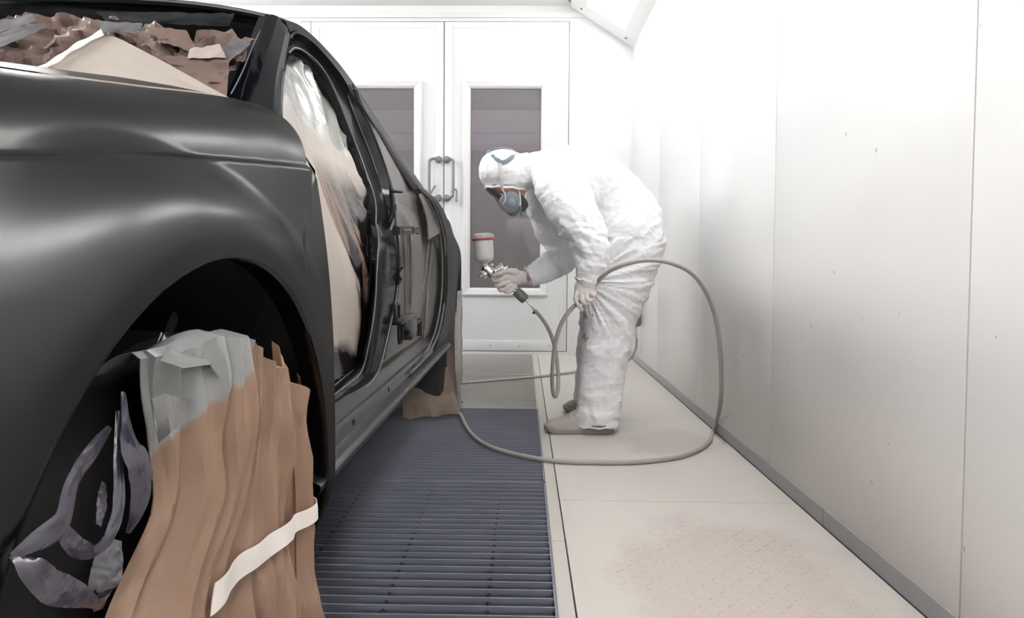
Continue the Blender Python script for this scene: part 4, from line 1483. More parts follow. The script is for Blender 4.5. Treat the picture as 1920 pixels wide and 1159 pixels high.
def windscreen_masking():
    # smooth pale sheet
    root = thing('windscreen_masking_paper', 'smooth pale brown paper sheet taped over the lower windscreen of the black car', 'masking paper', windscreen_point(300, 180))
    nu, nv = 46, 22
    rows = []
    for j in range(nv + 1):
        v = j / nv
        row = []
        for i in range(nu + 1):
            u = i / nu
            px = 48 + (452 - 48) * u
            top = lerpt(px, [(48, 140), (60, 133), (120, 100), (160, 76), (190, 60), (230, 76), (270, 97), (310, 118), (350, 140), (400, 168), (452, 196)])
            bot = crest_py(px) + 26
            py = top + (bot - top) * v
            p = windscreen_point(px, py, 0.052)
            d = 0.010 * noise.noise(Vector((u * 2.2, v * 1.5, 1.0))) + 0.003 * noise.noise(Vector((u * 8, v * 6, 4.0)))
            d += 0.012 * sstep(0.55, 1.0, u) * sin(u * 9 + v * 2)
            row.append(p + Vector((0, -d, 0)))
        rows.append(row)
    bm = bmesh.new(); sheet(bm, rows, 0.0012)
    obj('paper_sheet', bm, M['kraft_pale'], root, 40)
    # tape along its upper left edge
    pts = [(56, 138), (90, 121), (115, 106), (140, 88), (165, 75), (192, 60)]
    C = catmull([(a, b, 0) for a, b in pts], 24)
    rows = []
    for k, c in enumerate(C):
        w = 4.5 + 1.0 * sin(k * 0.9)
        rows.append([windscreen_point(c.x - w * 0.5, c.y - w, 0.064), windscreen_point(c.x, c.y, 0.067), windscreen_point(c.x + w * 0.5, c.y + w, 0.064)])
    bm = bmesh.new(); sheet(bm, rows, 0.0008); obj('tape_strip', bm, M['tape'], root, 40)

    # crumpled darker paper above it
    root = thing('windscreen_masking_paper', 'crumpled brown paper and film bunched up under the roof edge of the black car', 'masking paper', windscreen_point(200, 120))
    nu, nv = 64, 20
    rows = []
    for j in range(nv + 1):
        v = j / nv
        row = []
        for i in range(nu + 1):
            u = i / nu
            px = -70 + 560 * u
            for _ in range(4):
                pr = 484 - (crest_py(min(px, 450)) * v + 40 * (1 - v) - 34) * 0.43
                px = -70 + (pr + 70) * u
            top = lerpt(px, [(-70, 40), (0, 36), (60, 34), (110, 30), (150, 34), (190, 44), (225, 40), (258, 54), (275, 46), (310, 58), (340, 66), (362, 92), (380, 72), (405, 64), (440, 60), (455, 84), (470, 76), (490, 70)])
            bot = max(lerpt(px, [(-70, 150), (0, 152), (190, 120), (260, 125), (330, 160), (400, 190), (490, 190)]), top + 20)
            py = top + (bot - top) * v
            p = windscreen_point(px, py, 0.0)
            q = Vector((px * 0.010, py * 0.022, 0))
            # long folds running up to the right plus sharp creases
            d = 0.034 * (ridge(Vector((px * 0.006 + py * 0.016, py * 0.010 - px * 0.002, 2.0)), 1.4, 3) - 0.5)
            d += 0.018 * (ridge(q, 1.7, 2) - 0.4)
            row.append(p + Vector((0.2 * d, -1.5 * d, 0.4 * d)))
        rows.append(row)
    bm = bmesh.new(); sheet(bm, rows, 0.0012)
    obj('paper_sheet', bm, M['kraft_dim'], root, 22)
    # film remnants over the paper
    def patch(name, quad, mat, off, nu=14, nv=8, amp=0.008, sd=0.0, sm=25):
        a, b, c, d = quad
        rows = []
        for j in range(nv + 1):
            row = []
            for i in range(nu + 1):
                u, v = i / nu, j / nv
                px = (a[0] * (1 - u) + b[0] * u) * (1 - v) + (d[0] * (1 - u) + c[0] * u) * v
                py = (a[1] * (1 - u) + b[1] * u) * (1 - v) + (d[1] * (1 - u) + c[1] * u) * v
                e = amp * (ridge(Vector((px * 0.02 + sd, py * 0.035, sd)), 1.2, 2) - 0.4)
                jag = 3.5 * noise.noise(Vector((px * 0.07, py * 0.09, sd)))
                row.append(windscreen_point(px, py + jag, off + e))
            rows.append(row)
        bm = bmesh.new(); sheet(bm, rows, 0.0008); return obj(name, bm, mat, root, sm)
    patch('film_scrap', ((190, 40), (268, 44), (262, 62), (186, 62)), M['grey_film'], 0.062, sd=1.0)
    patch('film_scrap', ((-70, 60), (60, 26), (70, 40), (-70, 82)), M['grey_film'], 0.052, sd=3.0)
    patch('film_scrap', ((-70, 92), (50, 44), (88, 52), (-70, 118)), M['grey_film'], 0.052, sd=5.0)
    patch('film_scrap', ((180, 22), (440, 26), (430, 50), (200, 42)), M['gloss'], 0.020, nu=24, sd=7.0)
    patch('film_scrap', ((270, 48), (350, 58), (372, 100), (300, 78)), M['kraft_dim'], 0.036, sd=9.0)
    patch('film_scrap', ((356, 92), (412, 84), (424, 108), (352, 110)), M['kraft_pale'], 0.040, sd=11.0)
    patch('film_scrap', ((440, 68), (470, 84), (430, 116), (404, 112)), M['grey_film'], 0.030, nu=8, sd=13.0)
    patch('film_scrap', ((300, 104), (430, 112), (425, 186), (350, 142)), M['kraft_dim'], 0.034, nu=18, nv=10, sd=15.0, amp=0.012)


windscreen_masking()


def door_opening_masking():
    root = thing('door_masking_paper', 'tall pale brown paper with clear film edges masking the front door opening', 'masking paper', W(620, 500, X=-0.46))

    def c3(*pts):
        return [W(px, py, X=x) for px, py, x in pts]
    right = catmull(c3((534, 100, -0.650), (548, 110, -0.660), (566, 118, -0.666), (584, 138, -0.666), (602, 168, -0.656), (622, 208, -0.640), (637, 244, -0.626), (655, 290, -0.604), (671, 328, -0.572), (683, 356, -0.54), (691, 385, -0.510), (692, 450, -0.465), (691, 520, -0.44), (689, 595, -0.434), (682, 650, -0.434), (674, 680, -0.436), (660, 700, -0.438), (636, 722, -0.440), (610, 740, -0.44)), 90)
    left = catmull(c3((532, 104, -0.655), (529, 150, -0.60), (522, 200, -0.56), (515, 250, -0.53), (530, 310, -0.51), (560, 380, -0.49), (575, 460, -0.470), (580, 560, -0.455), (580, 660, -0.450), (580, 740, -0.448), (590, 760, -0.446)), 90)
    nu = 44
    rows = []
    for j in range(90):
        row = []
        L, Rr = left[j], right[j]
        for i in range(nu + 1):
            u = i / nu
            p = L.lerp(Rr, u)
            z = p.z
            k = sstep(0.42, 0.75, u) * (1 - 0.6 * sstep(0.93, 1.0, u))
            # deep vertical folds near the pillar, slanting forward as they fall
            f = 0.052 * k * (ridge(Vector((p.y * 9.0 - z * 1.6, z * 1.3, 3.0)), 1.0, 2) - 0.45)
            f += 0.012 * (noise.noise(Vector((p.y * 5 - z * 2, z * 1.8, 7.0)))) * (1 - 0.5 * k)
            lowk = 1 - sstep(0.50, 0.66, z)
            f += 0.022 * lowk * (ridge(Vector((p.y * 12, z * 5, 1.0)), 1.0, 2) - 0.5)
            topk = sstep(1.14, 1.25, z)
            f += 0.010 * topk * (ridge(Vector((p.y * 8, z * 10, 5.0)), 1.0, 2) - 0.5)
            row.append(p + Vector((f - 0.004, -0.3 * f, 0)))
        rows.append(row)
    bm = bmesh.new()
    V = sheet(bm, rows, 0.0012)
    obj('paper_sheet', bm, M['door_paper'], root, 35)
    # taped rim
    bm = bmesh.new()
    rr = right[2:70]
    rows = []
    for k, p in enumerate(rr):
        w = 0.006 + 0.004 * noise.noise(Vector((k * 0.7, 0, 0)))
        rows.append([p + Vector((0.004, -0.012 - w, -w)), p + Vector((0.006, -0.004, 0.0)), p + Vector((0.004, 0.004, 0.004))])
    sheet(bm, rows, 0.0008)
    obj('film_edge', bm, M['grey_film'], root, 25)


door_opening_masking()


# front wheel -------------------------------------------------------------
def front_cover_point(u, v, extra=0.0):
    """u runs round the wheel in plan (0 front inner .. 1 rear inner), v from the top down"""
    q = front_cover_point.C[min(int(u * 399), 399)]
    X, Y = q.x, q.y
    ztop = smt(Y, [(0.40, 0.60), (0.50, 0.665), (0.58, 0.700), (0.65, 0.722), (0.73, 0.722), (0.80, 0.695), (0.86, 0.668), (0.95, 0.63), (1.02, 0.565), (1.06, 0.49), (1.10, 0.40), (1.12, 0.34)])
    ztop += 0.006 * (ridge(Vector((u * 8, 0, 0)), 1.0, 1) - 0.5)
    zb = 0.004
    cx, cy = -0.46, 0.76
    nx, ny = front_cover_point.N[min(int(u * 399), 399)]
    if v < 0.12:                      # over the shoulder of the tyre
        t = v / 0.12
        z = ztop - 0.02 + 0.022 * sin(t * pi * 0.5)
        X = X - (1 - t) * 0.05
        amp = 0.5 * t
    else:
        t = (v - 0.12) / 0.88
        z = ztop + (zb - ztop) * t
        amp = 1.0
        # gathered by the tape, flaring below
        g = math.exp(-((z - (0.445 + (0.9 - Y) * 0.19)) / 0.05) ** 2)
        X += nx * (0.012 - 0.010 * g + 0.05 * sstep(0.42, 0.0, z))
        Y += ny * (0.004 + 0.06 * sstep(0.42, 0.0, z))
        if u < 0.5:
            Y -= 0.16 * sstep(0.60, 0.36, z) * (0.5 - u) / 0.5
    f = (ridge(Vector((u * 9.5 + 0.35 * z, z * 1.1, 4.0)), 1.0, 3) - 0.45) * 0.036
    f += (ridge(Vector((u * 5 + z * 2.5, z * 4 - u * 3, 9.0)), 1.0, 2) - 0.45) * 0.018
    f += 0.022 * noise.noise(Vector((u * 6.5 + 0.5 * z, z * 1.4, 12.0)))
    sw = (u * 10.0 + 0.9 * noise.noise(Vector((u * 2.5, z * 1.6, 20.0))) + 0.5 * z) % 1.0
    f += 0.013 * ((sw / 0.8) if sw < 0.8 else (1 - sw) / 0.2) - 0.006
    f *= amp
    f += extra
    return Vector((X + nx * f, Y + ny * f, z))


_pl = [(-0.352, 0.605, 0.0), (-0.343, 0.625, 0), (-0.336, 0.70, 0), (-0.340, 0.85, 0), (-0.350, 0.95, 0), (-0.374, 1.02, 0), (-0.43, 1.055, 0), (-0.52, 1.07, 0)]
front_cover_point.C = catmull(_pl, 400)
_N = []
for _i in range(400):
    _a = front_cover_point.C[max(_i - 2, 0)]; _b = front_cover_point.C[min(_i + 2, 399)]
    _t = (_b - _a).normalized()
    _N.append((_t.y, -_t.x))
front_cover_point.N = _N


def front_wheel_cover():
    root = thing('wheel_cover', 'large brown paper wrap folded and taped over the near front wheel', 'wheel cover', (-0.43, 0.76, 0.0))
    nu, nv = 150, 64
    rows = [[front_cover_point(i / nu, j / nv) for i in range(nu + 1)] for j in range(nv + 1)]
    bm = bmesh.new()
    sheet(bm, rows, 0.0012)
    obj('paper_wrap', bm, M['kraft_wheel'], root, 24)
    # find u for a given Y on the outer face
    def u_of(y):
        best = min(range(60, 390), key=lambda i: abs(front_cover_point.C[i].y - y))
        return best / 399

    def v_of(u, z):
        lo, hi = 0.12, 1.0
        for _ in range(22):
            m = (lo + hi) / 2
            if front_cover_point(u, m).z > z:
                lo = m
            else:
                hi = m
        return lo
    rows = []
    n = 60
    for k in range(n + 1):
        t = k / n
        y = 0.700 + (1.04 - 0.700) * t
        z = 0.468 + (0.412 - 0.468) * t + 0.004 * sin(t * 7)
        u = u_of(y)
        row = []
        for dz in (0.0125, 0.0, -0.0125):
            p = front_cover_point(u, v_of(u, z + dz))
            nx, ny = front_cover_point.N[min(int(u * 399), 399)]
            row.append(p + Vector((nx * 0.0065, ny * 0.0065, 0)))
        rows.append(row)
    # straighten the tape a little, it spans the hollows
    for c in range(3):
        xs = [r[c].x for r in rows]
        for k in range(len(rows)):
            rows[k][c].x = max(xs[max(0, k - 5):k + 6]) * 0.7 + xs[k] * 0.3
    for _ in range(6):
        rows = [rows[0]] + [[(rows[k - 1][c] + rows[k][c] * 2 + rows[k + 1][c]) / 4 + Vector((0.0004, 0, 0)) for c in range(3)] for k in range(1, len(rows) - 1)] + [rows[-1]]
    bm = bmesh.new(); sheet(bm, rows, 0.0012)
    obj('tape_strip', bm, M['tape'], root, 40)
    # upturned film flaps on top
    def flap(pts, mat):
        rows = [[W(px, py, X=x) for px, py, x in r] for r in pts]
        def lin(P, n=9):
            return [P[min(int(k * (len(P) - 1) / (n - 1)), len(P) - 2)].lerp(P[min(int(k * (len(P) - 1) / (n - 1)), len(P) - 2) + 1],
                    k * (len(P) - 1) / (n - 1) - min(int(k * (len(P) - 1) / (n - 1)), len(P) - 2)) for k in range(n)]
        rows = [lin(r) for r in rows]
        cols = [lin([r[i] for r in rows]) for i in range(9)]
        cols = [[p + Vector((0.003 * noise.noise(p * 60), 0, 0)) for p in r] for r in cols]
        bm = bmesh.new(); sheet(bm, cols, 0.0008); obj('film_flap', bm, mat, root, 28)
    flap([[(318, 642, -0.345), (350, 652, -0.338), (384, 630, -0.342), (410, 638, -0.345), (446, 658, -0.35)], [(300, 676, -0.318), (340, 690, -0.310), (392, 684, -0.312), (408, 706, -0.308), (448, 712, -0.318)]], M['silver_film'])
    flap([[(458, 640, -0.345), (472, 642, -0.35), (490, 656, -0.35)], [(450, 668, -0.325), (470, 674, -0.318), (492, 680, -0.325)]], M['silver_film'])
    flap([[(284, 748, -0.315), (310, 738, -0.310), (352, 752, -0.318)], [(300, 832, -0.318), (318, 812, -0.308), (334, 800, -0.316)]], M['silver_film'])
    # dusky folds stacked behind, toward the door
    flap([[(508, 640, -0.36), (522, 650, -0.35), (540, 690, -0.36)], [(528, 800, -0.352), (545, 790, -0.335), (560, 800, -0.35)], [(540, 950, -0.35), (556, 950, -0.332), (572, 960, -0.35)], [(538, 1159, -0.35), (556, 1170, -0.33), (572, 1180, -0.35)]], M['kraft'])
    flap([[(556, 700, -0.365), (562, 710, -0.355), (570, 760, -0.36)], [(572, 850, -0.352), (580, 850, -0.34), (586, 880, -0.35)], [(574, 1000, -0.348), (582, 1000, -0.334), (589, 1000, -0.348)], [(560, 1180, -0.35), (570, 1190, -0.335), (580, 1190, -0.35)]], M['kraft'])


front_wheel_cover()


def dark_film():
    root = thing('masking_film', 'loose curled dark plastic film hanging in front of the near wheel wrap', 'plastic film', W(180, 900, X=-0.34))

    def ribbon(centre, widths, twist, mat=None):
        """centre: px, py, X; widths in metres; twist: angle of the width direction"""
        C = catmull([W(a, b, X=c) for a, b, c in centre], 40)
        rows = []
        n = len(C)
        for i, p in enumerate(C):
            t = i / (n - 1)
            w = 0.62 * smt(t, [(k / (len(widths) - 1), v) for k, v in enumerate(widths)])
            an = smt(t, [(k / (len(twist) - 1), v) for k, v in enumerate(twist)])
            tan = (C[min(i + 1, n - 1)] - C[max(i - 1, 0)]).normalized()
            s0 = tan.cross(Vector((1, 0, 0))).normalized()
            s1 = tan.cross(s0).normalized()
            s = s0 * cos(an) + s1 * sin(an)
            b = tan.cross(s)
            row = []
            for k in range(9):
                q = k / 8 - 0.5
                f = 0.10 * w * (ridge(Vector((t * 5, q * 3, p.z * 9)), 1, 2) - 0.4)
                row.append(p + s * q * w + b * (f + 0.25 * w * q * q))
            rows.append(row)
        bm = bmesh.new(); sheet(bm, rows, 0.0008)
        obj('film_fold', bm, mat or M['violet_film'], root, 45)
    ribbon([(232, 735, -0.352), (244, 820, -0.335), (268, 880, -0.325), (262, 950, -0.325), (240, 1000, -0.335)], [0.008, 0.022, 0.050, 0.030, 0.006], [0.3, 0.1, 0.0, 0.4, 0.9])
    ribbon([(222, 770, -0.352), (222, 860, -0.340), (224, 950, -0.330), (205, 1010, -0.325), (178, 1036, -0.33)], [0.006, 0.010, 0.014, 0.020, 0.014], [1.0, 0.8, 0.6, 0.3, 0.2])
    ribbon([(206, 800, -0.352), (168, 855, -0.340), (138, 905, -0.330), (118, 980, -0.325), (60, 1020, -0.325), (24, 1045, -0.33)], [0.008, 0.018, 0.022, 0.024, 0.028, 0.010], [0.8, 0.4, 0.2, 0.1, 0.2, 0.5])
    ribbon([(34, 1036, -0.33), (62, 1066, -0.320), (100, 1100, -0.318), (150, 1118, -0.322), (186, 1136, -0.33)], [0.020, 0.034, 0.032, 0.022, 0.008], [0.2, 0.0, 0.1, 0.3, 0.6])
    ribbon([(196, 905, -0.345), (192, 950, -0.335), (186, 985, -0.33)], [0.010, 0.018, 0.010], [0.2, 0.3, 0.2])
    ribbon([(118, 990, -0.325), (140, 1022, -0.325), (172, 1036, -0.33), (196, 1030, -0.34)], [0.020, 0.022, 0.016, 0.008], [0.0, 0.2, 0.2, 0.5])
    ribbon([(212, 1010, -0.335), (206, 1060, -0.330), (192, 1110, -0.33), (184, 1145, -0.34)], [0.030, 0.042, 0.032, 0.010], [0.4, 0.5, 0.6, 0.8], M['dark_film'])
    ribbon([(332, 590, -0.40), (312, 640, -0.37), (292, 700, -0.36), (282, 745, -0.355)], [0.020, 0.022, 0.014, 0.006], [0.3, 0.2, 0.3, 0.5], M['dark_film'])
    ribbon([(305, 625, -0.375), (286, 690, -0.365), (276, 740, -0.36)], [0.008, 0.012, 0.006], [0.1, 0.2, 0.3], M['dark_film'])


dark_film()


def rear_wheel_cover():
    root = thing('wheel_cover', 'brown paper bag with clear film over the far rear wheel, hose behind its foot', 'wheel cover', (-0.45, 3.6, 0.0))
    plan = [(-0.60, 3.30, 0), (-0.50, 3.33, 0), (-0.385, 3.375, 0), (-0.345, 3.41, 0), (-0.338, 3.48, 0), (-0.345, 3.62, 0), (-0.360, 3.78, 0), (-0.385, 3.92, 0), (-0.42, 3.98, 0), (-0.58, 3.99, 0)]
    C = catmull(plan, 90)
    n = len(C)
    nv = 44
    rows = []
    for j in range(nv + 1):
        v = j / nv
        row = []
        for i, q in enumerate(C):
            a, b = C[max(i - 1, 0)], C[min(i + 1, n - 1)]
            t = (b - a).normalized(); nx, ny = t.y, -t.x
            u = i / (n - 1)
            ztop = 0.60 - 0.10 * abs(u - 0.5)
            zb = 0.015 + 0.02 * (ridge(Vector((u * 9, 0, 1)), 1, 1) - 0.3)
            z = ztop + (zb - ztop) * v
            f = 0.022 * (ridge(Vector((u * 7 + z * 0.8, z * 2.0, 6.0)), 1.0, 3) - 0.45)
            f += 0.022 * (ridge(Vector((u * 3, z * 7, 2.0)), 1.0, 2) - 0.45) * sstep(0.30, 0.1, z)
            k = math.exp(-((z - 0.13) / 0.03) ** 2) * -0.012
            row.append(Vector((q.x + nx * (f + k), q.y + ny * (f + k), z)))
        rows.append(row)
    bm = bmesh.new(); sheet(bm, rows, 0.0012)
    obj('paper_bag', bm, M['kraft_dusty'], root, 24)
    # film draped from the rear wing down the outside
    rows = []
    nv, nu = 40, 40
    for j in range(nv + 1):
        v = j / nv
        row = []
        for i in range(nu + 1):
            u = i / nu
            z = 0.66 + (0.03 - 0.66) * v
            y0 = lerpt(z, [(0.03, 3.46), (0.1, 3.43), (0.35, 3.27), (0.55, 3.24), (0.80, 3.30)])
            y = y0 + (3.66 - y0) * u
            x = -0.328 - 0.012 * (1 - sstep(0.0, 0.12, u)) - 0.10 * max(0, y - 3.45)
            x = max(x, fender_x(y, max(z, 0.4)) + 0.004 if z > 0.55 else x)
            f = 0.007 * (ridge(Vector((y * 8 + z, z * 1.5, 3.0)), 1.0, 3) - 0.5)
            row.append(Vector((x + f, y, z)))
        rows.append(row)
    bm = bmesh.new(); sheet(bm, rows, 0.0006)
    obj('film_drape', bm, M['clear_film'], root, 30)
    bm = bmesh.new()
    p = W(848, 768, Y=3.44)
    rows = [[p + Vector((0.018 * (i / 6 - 0.5) + 0.006 * sin(j * 2.1 + i), 0.01 * sin(i * 1.7 + j), 0.016 - 0.03 * j / 5)) for i in range(7)] for j in range(6)]
    sheet(bm, rows, 0.0008); obj('tape_scrap', bm, M['tape'], root, 20)


rear_wheel_cover()
# ------------------------------------------------------------------ the worker
def figure():
    root = thing('person', 'person in white hooded coverall and respirator bending to spray the side of the black car', 'person', (0.42, 3.35, 0.0))
    S = 1 / F

    def T(bm, pts, n=None, seg=20, caps=True):
        """limb: (px, py, Y, half width in px, half depth in metres)"""
        P = [W(a, b, Y=c) for a, b, c, d, e in pts]
        Rr = [(d * c / F, e) for a, b, c, d, e in pts]
        tube(bm, P, Rr, seg=seg, n=n or 6 * len(pts), hint=(0, 1, 0), roundcap=True, caps=caps)

    # ---- body under the clothes: one continuous surface
    bm = bmesh.new()
    T(bm, [(1178, 438, 3.36, 50, .150), (1135, 378, 3.36, 46, .130), (1078, 340, 3.36, 48, .160), (1030, 325, 3.36, 34, .150), (1000, 322, 3.36, 20, .07)])
    T(bm, [(1010, 322, 3.36, 21, .058), (980, 328, 3.36, 22, .060), (960, 335, 3.36, 20, .055)])
    # head: crown to the left, face turned down
    T(bm, [(922, 320, 3.36, 20, .045), (932, 323, 3.36, 29, .064), (946, 328, 3.36, 31, .070), (962, 334, 3.36, 27, .062)], n=16)
    T(bm, [(930, 348, 3.36, 17, .058), (948, 356, 3.36, 20, .056), (966, 360, 3.36, 18, .050), (976, 356, 3.36, 12, .045)], n=14)
    # brow, nose, chin
    T(bm, [(922, 352, 3.36, 8, .045), (930, 358, 3.36, 8, .045)], n=5)
    T(bm, [(932, 358, 3.36, 5, .012), (938, 368, 3.36, 7, .016), (944, 372, 3.36, 5, .013)], n=8)
    T(bm, [(962, 372, 3.36, 9, .03), (968, 376, 3.36, 7, .022)], n=5)
    # ears
    for yy in (3.312, 3.428):
        T(bm, [(958, 342, yy, 6, .008), (962, 349, yy, 5, .008)], n=5)
    # arms
    T(bm, [(1040, 330, 3.14, 24, .055), (1062, 372, 3.08, 21, .052), (1098, 440, 3.00, 17, .044), (1102, 490, 2.98, 14, .036), (1098, 528, 2.985, 9, .026)], n=30)
    T(bm, [(1030, 335, 3.50, 22, .055), (1036, 395, 3.54, 16, .042), (1054, 470, 3.52, 12, .034), (1028, 499, 3.46, 11, .030), (992, 519, 3.41, 10.5, .028), (980, 522, 3.41, 10.5, .022)], n=34)
    # legs
    T(bm, [(1172, 450, 3.27, 44, .100), (1150, 560, 3.22, 32, .085), (1132, 630, 3.18, 24, .062), (1122, 700, 3.16, 21, .056), (1112, 785, 3.14, 12, .038)], n=40)
    T(bm, [(1166, 450, 3.47, 40, .100), (1136, 560, 3.52, 28, .085), (1118, 620, 3.56, 21, .062), (1112, 690, 3.57, 19, .056), (1104, 752, 3.58, 11, .038)], n=40)
    b = remeshed(bm, 0.010, 3)
    obj('body', b, M['skin'], root, 60)
    # eyes and brows
    for yy in (3.325, 3.395):
        bm = bmesh.new()
        c = W(940, 366, Y=yy)
        bmesh.ops.create_icosphere(bm, subdivisions=2, radius=0.012, matrix=Matrix.Translation(c))
        obj('eye', bm, M['eye'], root, 60)

    # ---- coverall
    bm = bmesh.new()
    T(bm, [(1188, 446, 3.37, 62, .175), (1172, 420, 3.37, 72, .180), (1140, 378, 3.37, 70, .170), (1100, 348, 3.37, 68, .185), (1060, 332, 3.37, 62, .205), (1024, 322, 3.37, 46, .190), (1002, 318, 3.37, 30, .12)], n=44, seg=28)
    # hood
    T(bm, [(1016, 320, 3.37, 36, .11), (994, 321, 3.37, 35, .10), (974, 325, 3.37, 33, .092), (956, 322, 3.37, 39, .100), (942, 320, 3.37, 40, .106), (936, 320, 3.37, 39, .104)], n=34, seg=24)
    T(bm, [(922, 332, 3.37, 20, .080), (940, 338, 3.37, 18, .085), (968, 342, 3.37, 16, .085), (986, 338, 3.37, 18, .085)], n=14)
    # near sleeve
    T(bm, [(1040, 318, 3.17, 44, .085), (1052, 345, 3.12, 50, .090), (1072, 388, 3.06, 46, .085), (1092, 430, 3.01, 41, .078), (1108, 468, 2.99, 34, .066), (1108, 500, 2.98, 28, .056), (1101, 524, 2.98, 20, .044)], n=44, seg=24)
    # far sleeve
    T(bm, [(1022, 325, 3.50, 40, .085), (1022, 375, 3.54, 38, .080), (1038, 430, 3.55, 34, .072), (1058, 474, 3.53, 30, .064), (1040, 494, 3.49, 29, .060), (1018, 508, 3.45, 24, .052), (1000, 517, 3.425, 19, .045)], n=44, seg=24)
    # near leg
    T(bm, [(1178, 430, 3.28, 68, .130), (1172, 480, 3.26, 66, .128), (1158, 535, 3.24, 60, .120), (1147, 580, 3.22, 52, .108), (1139, 630, 3.20, 45, .096), (1133, 680, 3.18, 44, .090), (1127, 730, 3.17, 43, .088), (1122, 765, 3.16, 42, .085), (1119, 795, 3.15, 41, .082)], n=60, seg=28)
    # far leg
    T(bm, [(1168, 440, 3.46, 62, .130), (1150, 520, 3.50, 54, .118), (1136, 580, 3.53, 46, .105), (1122, 640, 3.56, 38, .092), (1116, 700, 3.57, 37, .088), (1112, 735, 3.58, 34, .082), (1108, 758, 3.58, 33, .080)], n=60, seg=26)
    b = remeshed(bm, 0.0075, 3)
    b.normal_update()
    # folds
    def seg_d(p, a, q):
        ab = q - a
        t = max(0, min(1, (p - a).dot(ab) / ab.length_squared))
        return (p - (a + ab * t)).length, t
    LA = [W(x, y, Y=c) for x, y, c in ((1040, 318, 3.17), (1072, 388, 3.06), (1108, 468, 2.99), (1101, 524, 2.98))]
    RAa = [W(x, y, Y=c) for x, y, c in ((1022, 325, 3.50), (1038, 430, 3.55), (1058, 474, 3.53), (1000, 517, 3.425))]
    hipz = W(1180, 430, Y=3.3).z
    kneez = W(1140, 625, Y=3.2).z
    hoodx = W(990, 320, Y=3.37).x
    wrist = W(1100, 530, Y=3.0)
    new = []
    for v in b.verts:
        p = v.co
        # which limb
        dl = min(seg_d(p, LA[i], LA[i + 1])[0] for i in range(3))
        dr = min(seg_d(p, RAa[i], RAa[i + 1])[0] for i in range(3))
        h = 0.0
        if p.x < hoodx:
            # gathers running from crown down to the elastic rim
            rim = sstep(0.08, -0.02, p.z - W(940, 352, Y=3.37).z)
            h += 0.010 * (ridge(Vector((p.x * 26, p.y * 20, p.z * 5)), 1, 2) - 0.5) * (0.35 + rim)
        elif dl < 0.10 and p.y < 3.2:
            el = 1 - sstep(0.0, 0.16, abs(p.z - LA[2].z - 0.02))
            h += (0.016 * el + 0.008) * (ridge(Vector((p.x * 5 - p.z * 5, p.y * 6, p.z * 15 + p.x * 7)), 1, 3) - 0.5)
            h += 0.010 * (ridge(Vector((p.x * 7 + p.z * 2, p.y * 5, p.z * 2.2)), 1, 2) - 0.5)
        elif dr < 0.10 and p.z < 1.15:
            el = 1 - sstep(0.0, 0.2, abs(p.z - RAa[2].z))
            h += (0.016 * el + 0.009) * (ridge(Vector((p.x * 12 + p.z * 9, p.y * 6, p.z * 9 - p.x * 5)), 1, 3) - 0.5)
        elif p.z > hipz - 0.05 or p.x > 0.8:
            # back and seat: long soft folds along the body
            a = Vector((p.x * 3.0 + p.z * 3.4, p.y * 3.2, (p.z - p.x) * 7.5 + 0.6 * noise.noise(p * 3)))
            h += 0.018 * (ridge(a, 1, 3) - 0.5)
        else:
            # thigh: folds radiate from the hand; shin: loose, bunched at knee and hem
            k = sstep(kneez - 0.02, kneez + 0.10, p.z)
            d = p - wrist
            ang = atan2(d.z, d.x)
            a = Vector((ang * 7.5, p.y * 3.0, d.length * 1.5 + 0.4 * noise.noise(p * 4)))
            h1 = 0.024 * (ridge(a, 1, 3) - 0.5)
            c = Vector((p.x * 5.5 + p.z * 2.5, p.y * 4.5, p.z * 7.5 - p.x * 5))
            kn = math.exp(-((p.z - kneez) / 0.05) ** 2)
            hm = math.exp(-((p.z - 0.08) / 0.07) ** 2)
            h2 = (0.015 + 0.012 * kn + 0.008 * hm) * (ridge(c, 1, 3) - 0.5)
            h += h1 * k + h2 * (1 - k)
        h += 0.003 * (ridge(p * 22, 1, 2) - 0.5)
        new.append(p + v.normal * h)
    for v, c in zip(b.verts, new):
        v.co = c
    # open the hood below the face: cut away and keep a rolled rim
    rimz = W(945, 356, Y=3.37).z
    x_lo, x_hi = W(900, 350, Y=3.37).x, W(986, 350, Y=3.37).x
    kill = [v for v in b.verts if v.co.x < x_hi - 0.006 and v.co.z < rimz + 0.05 * max(0, (W(925, 350, Y=3.37).x - v.co.x)) and v.co.z > 1.0 and v.co.y > 3.2]
    bmesh.ops.delete(b, geom=kill, context='VERTS')
    bmesh.ops.delete(b, geom=[v for v in b.verts if v.co.z < 0.036 + 0.012 * sin(v.co.x * 40) * (1 if v.co.y < 3.4 else 0)], context='VERTS')
    cu = obj('coverall', b, M['suit'], root, 60)
    m = cu.modifiers.new('cloth_thickness', 'SOLIDIFY')
    m.thickness = 0.0015
    m.offset = -1

    def ring(bm, c, ax, rx, ry, hint, r, wob=0.002, n=48):
        ax = Vector(ax).normalized()
        hh = (Vector(hint) - ax * Vector(hint).dot(ax)).normalized()
        ss = ax.cross(hh)
        pts = []
        for k in range(n):
            a = 2 * pi * k / n
            w = wob * sin(a * 9) + wob * noise.noise(Vector((a * 3, c.x * 9, 1)))
            pts.append(c + ss * (rx + w) * cos(a) + hh * (ry + w) * sin(a) + ax * w)
        rows = []
        for k in range(n):
            t = (pts[(k + 1) % n] - pts[k - 1]).normalized()
            u = t.cross(ax).normalized(); w_ = t.cross(u)
            rows.append([pts[k] + (u * cos(2 * pi * j / 8) + w_ * sin(2 * pi * j / 8)) * r for j in range(8)])
        rows.append(rows[0])
        grid(bm, rows, closed=True)
    # elastic rim of hood, cuffs, hems
    bm = bmesh.new()
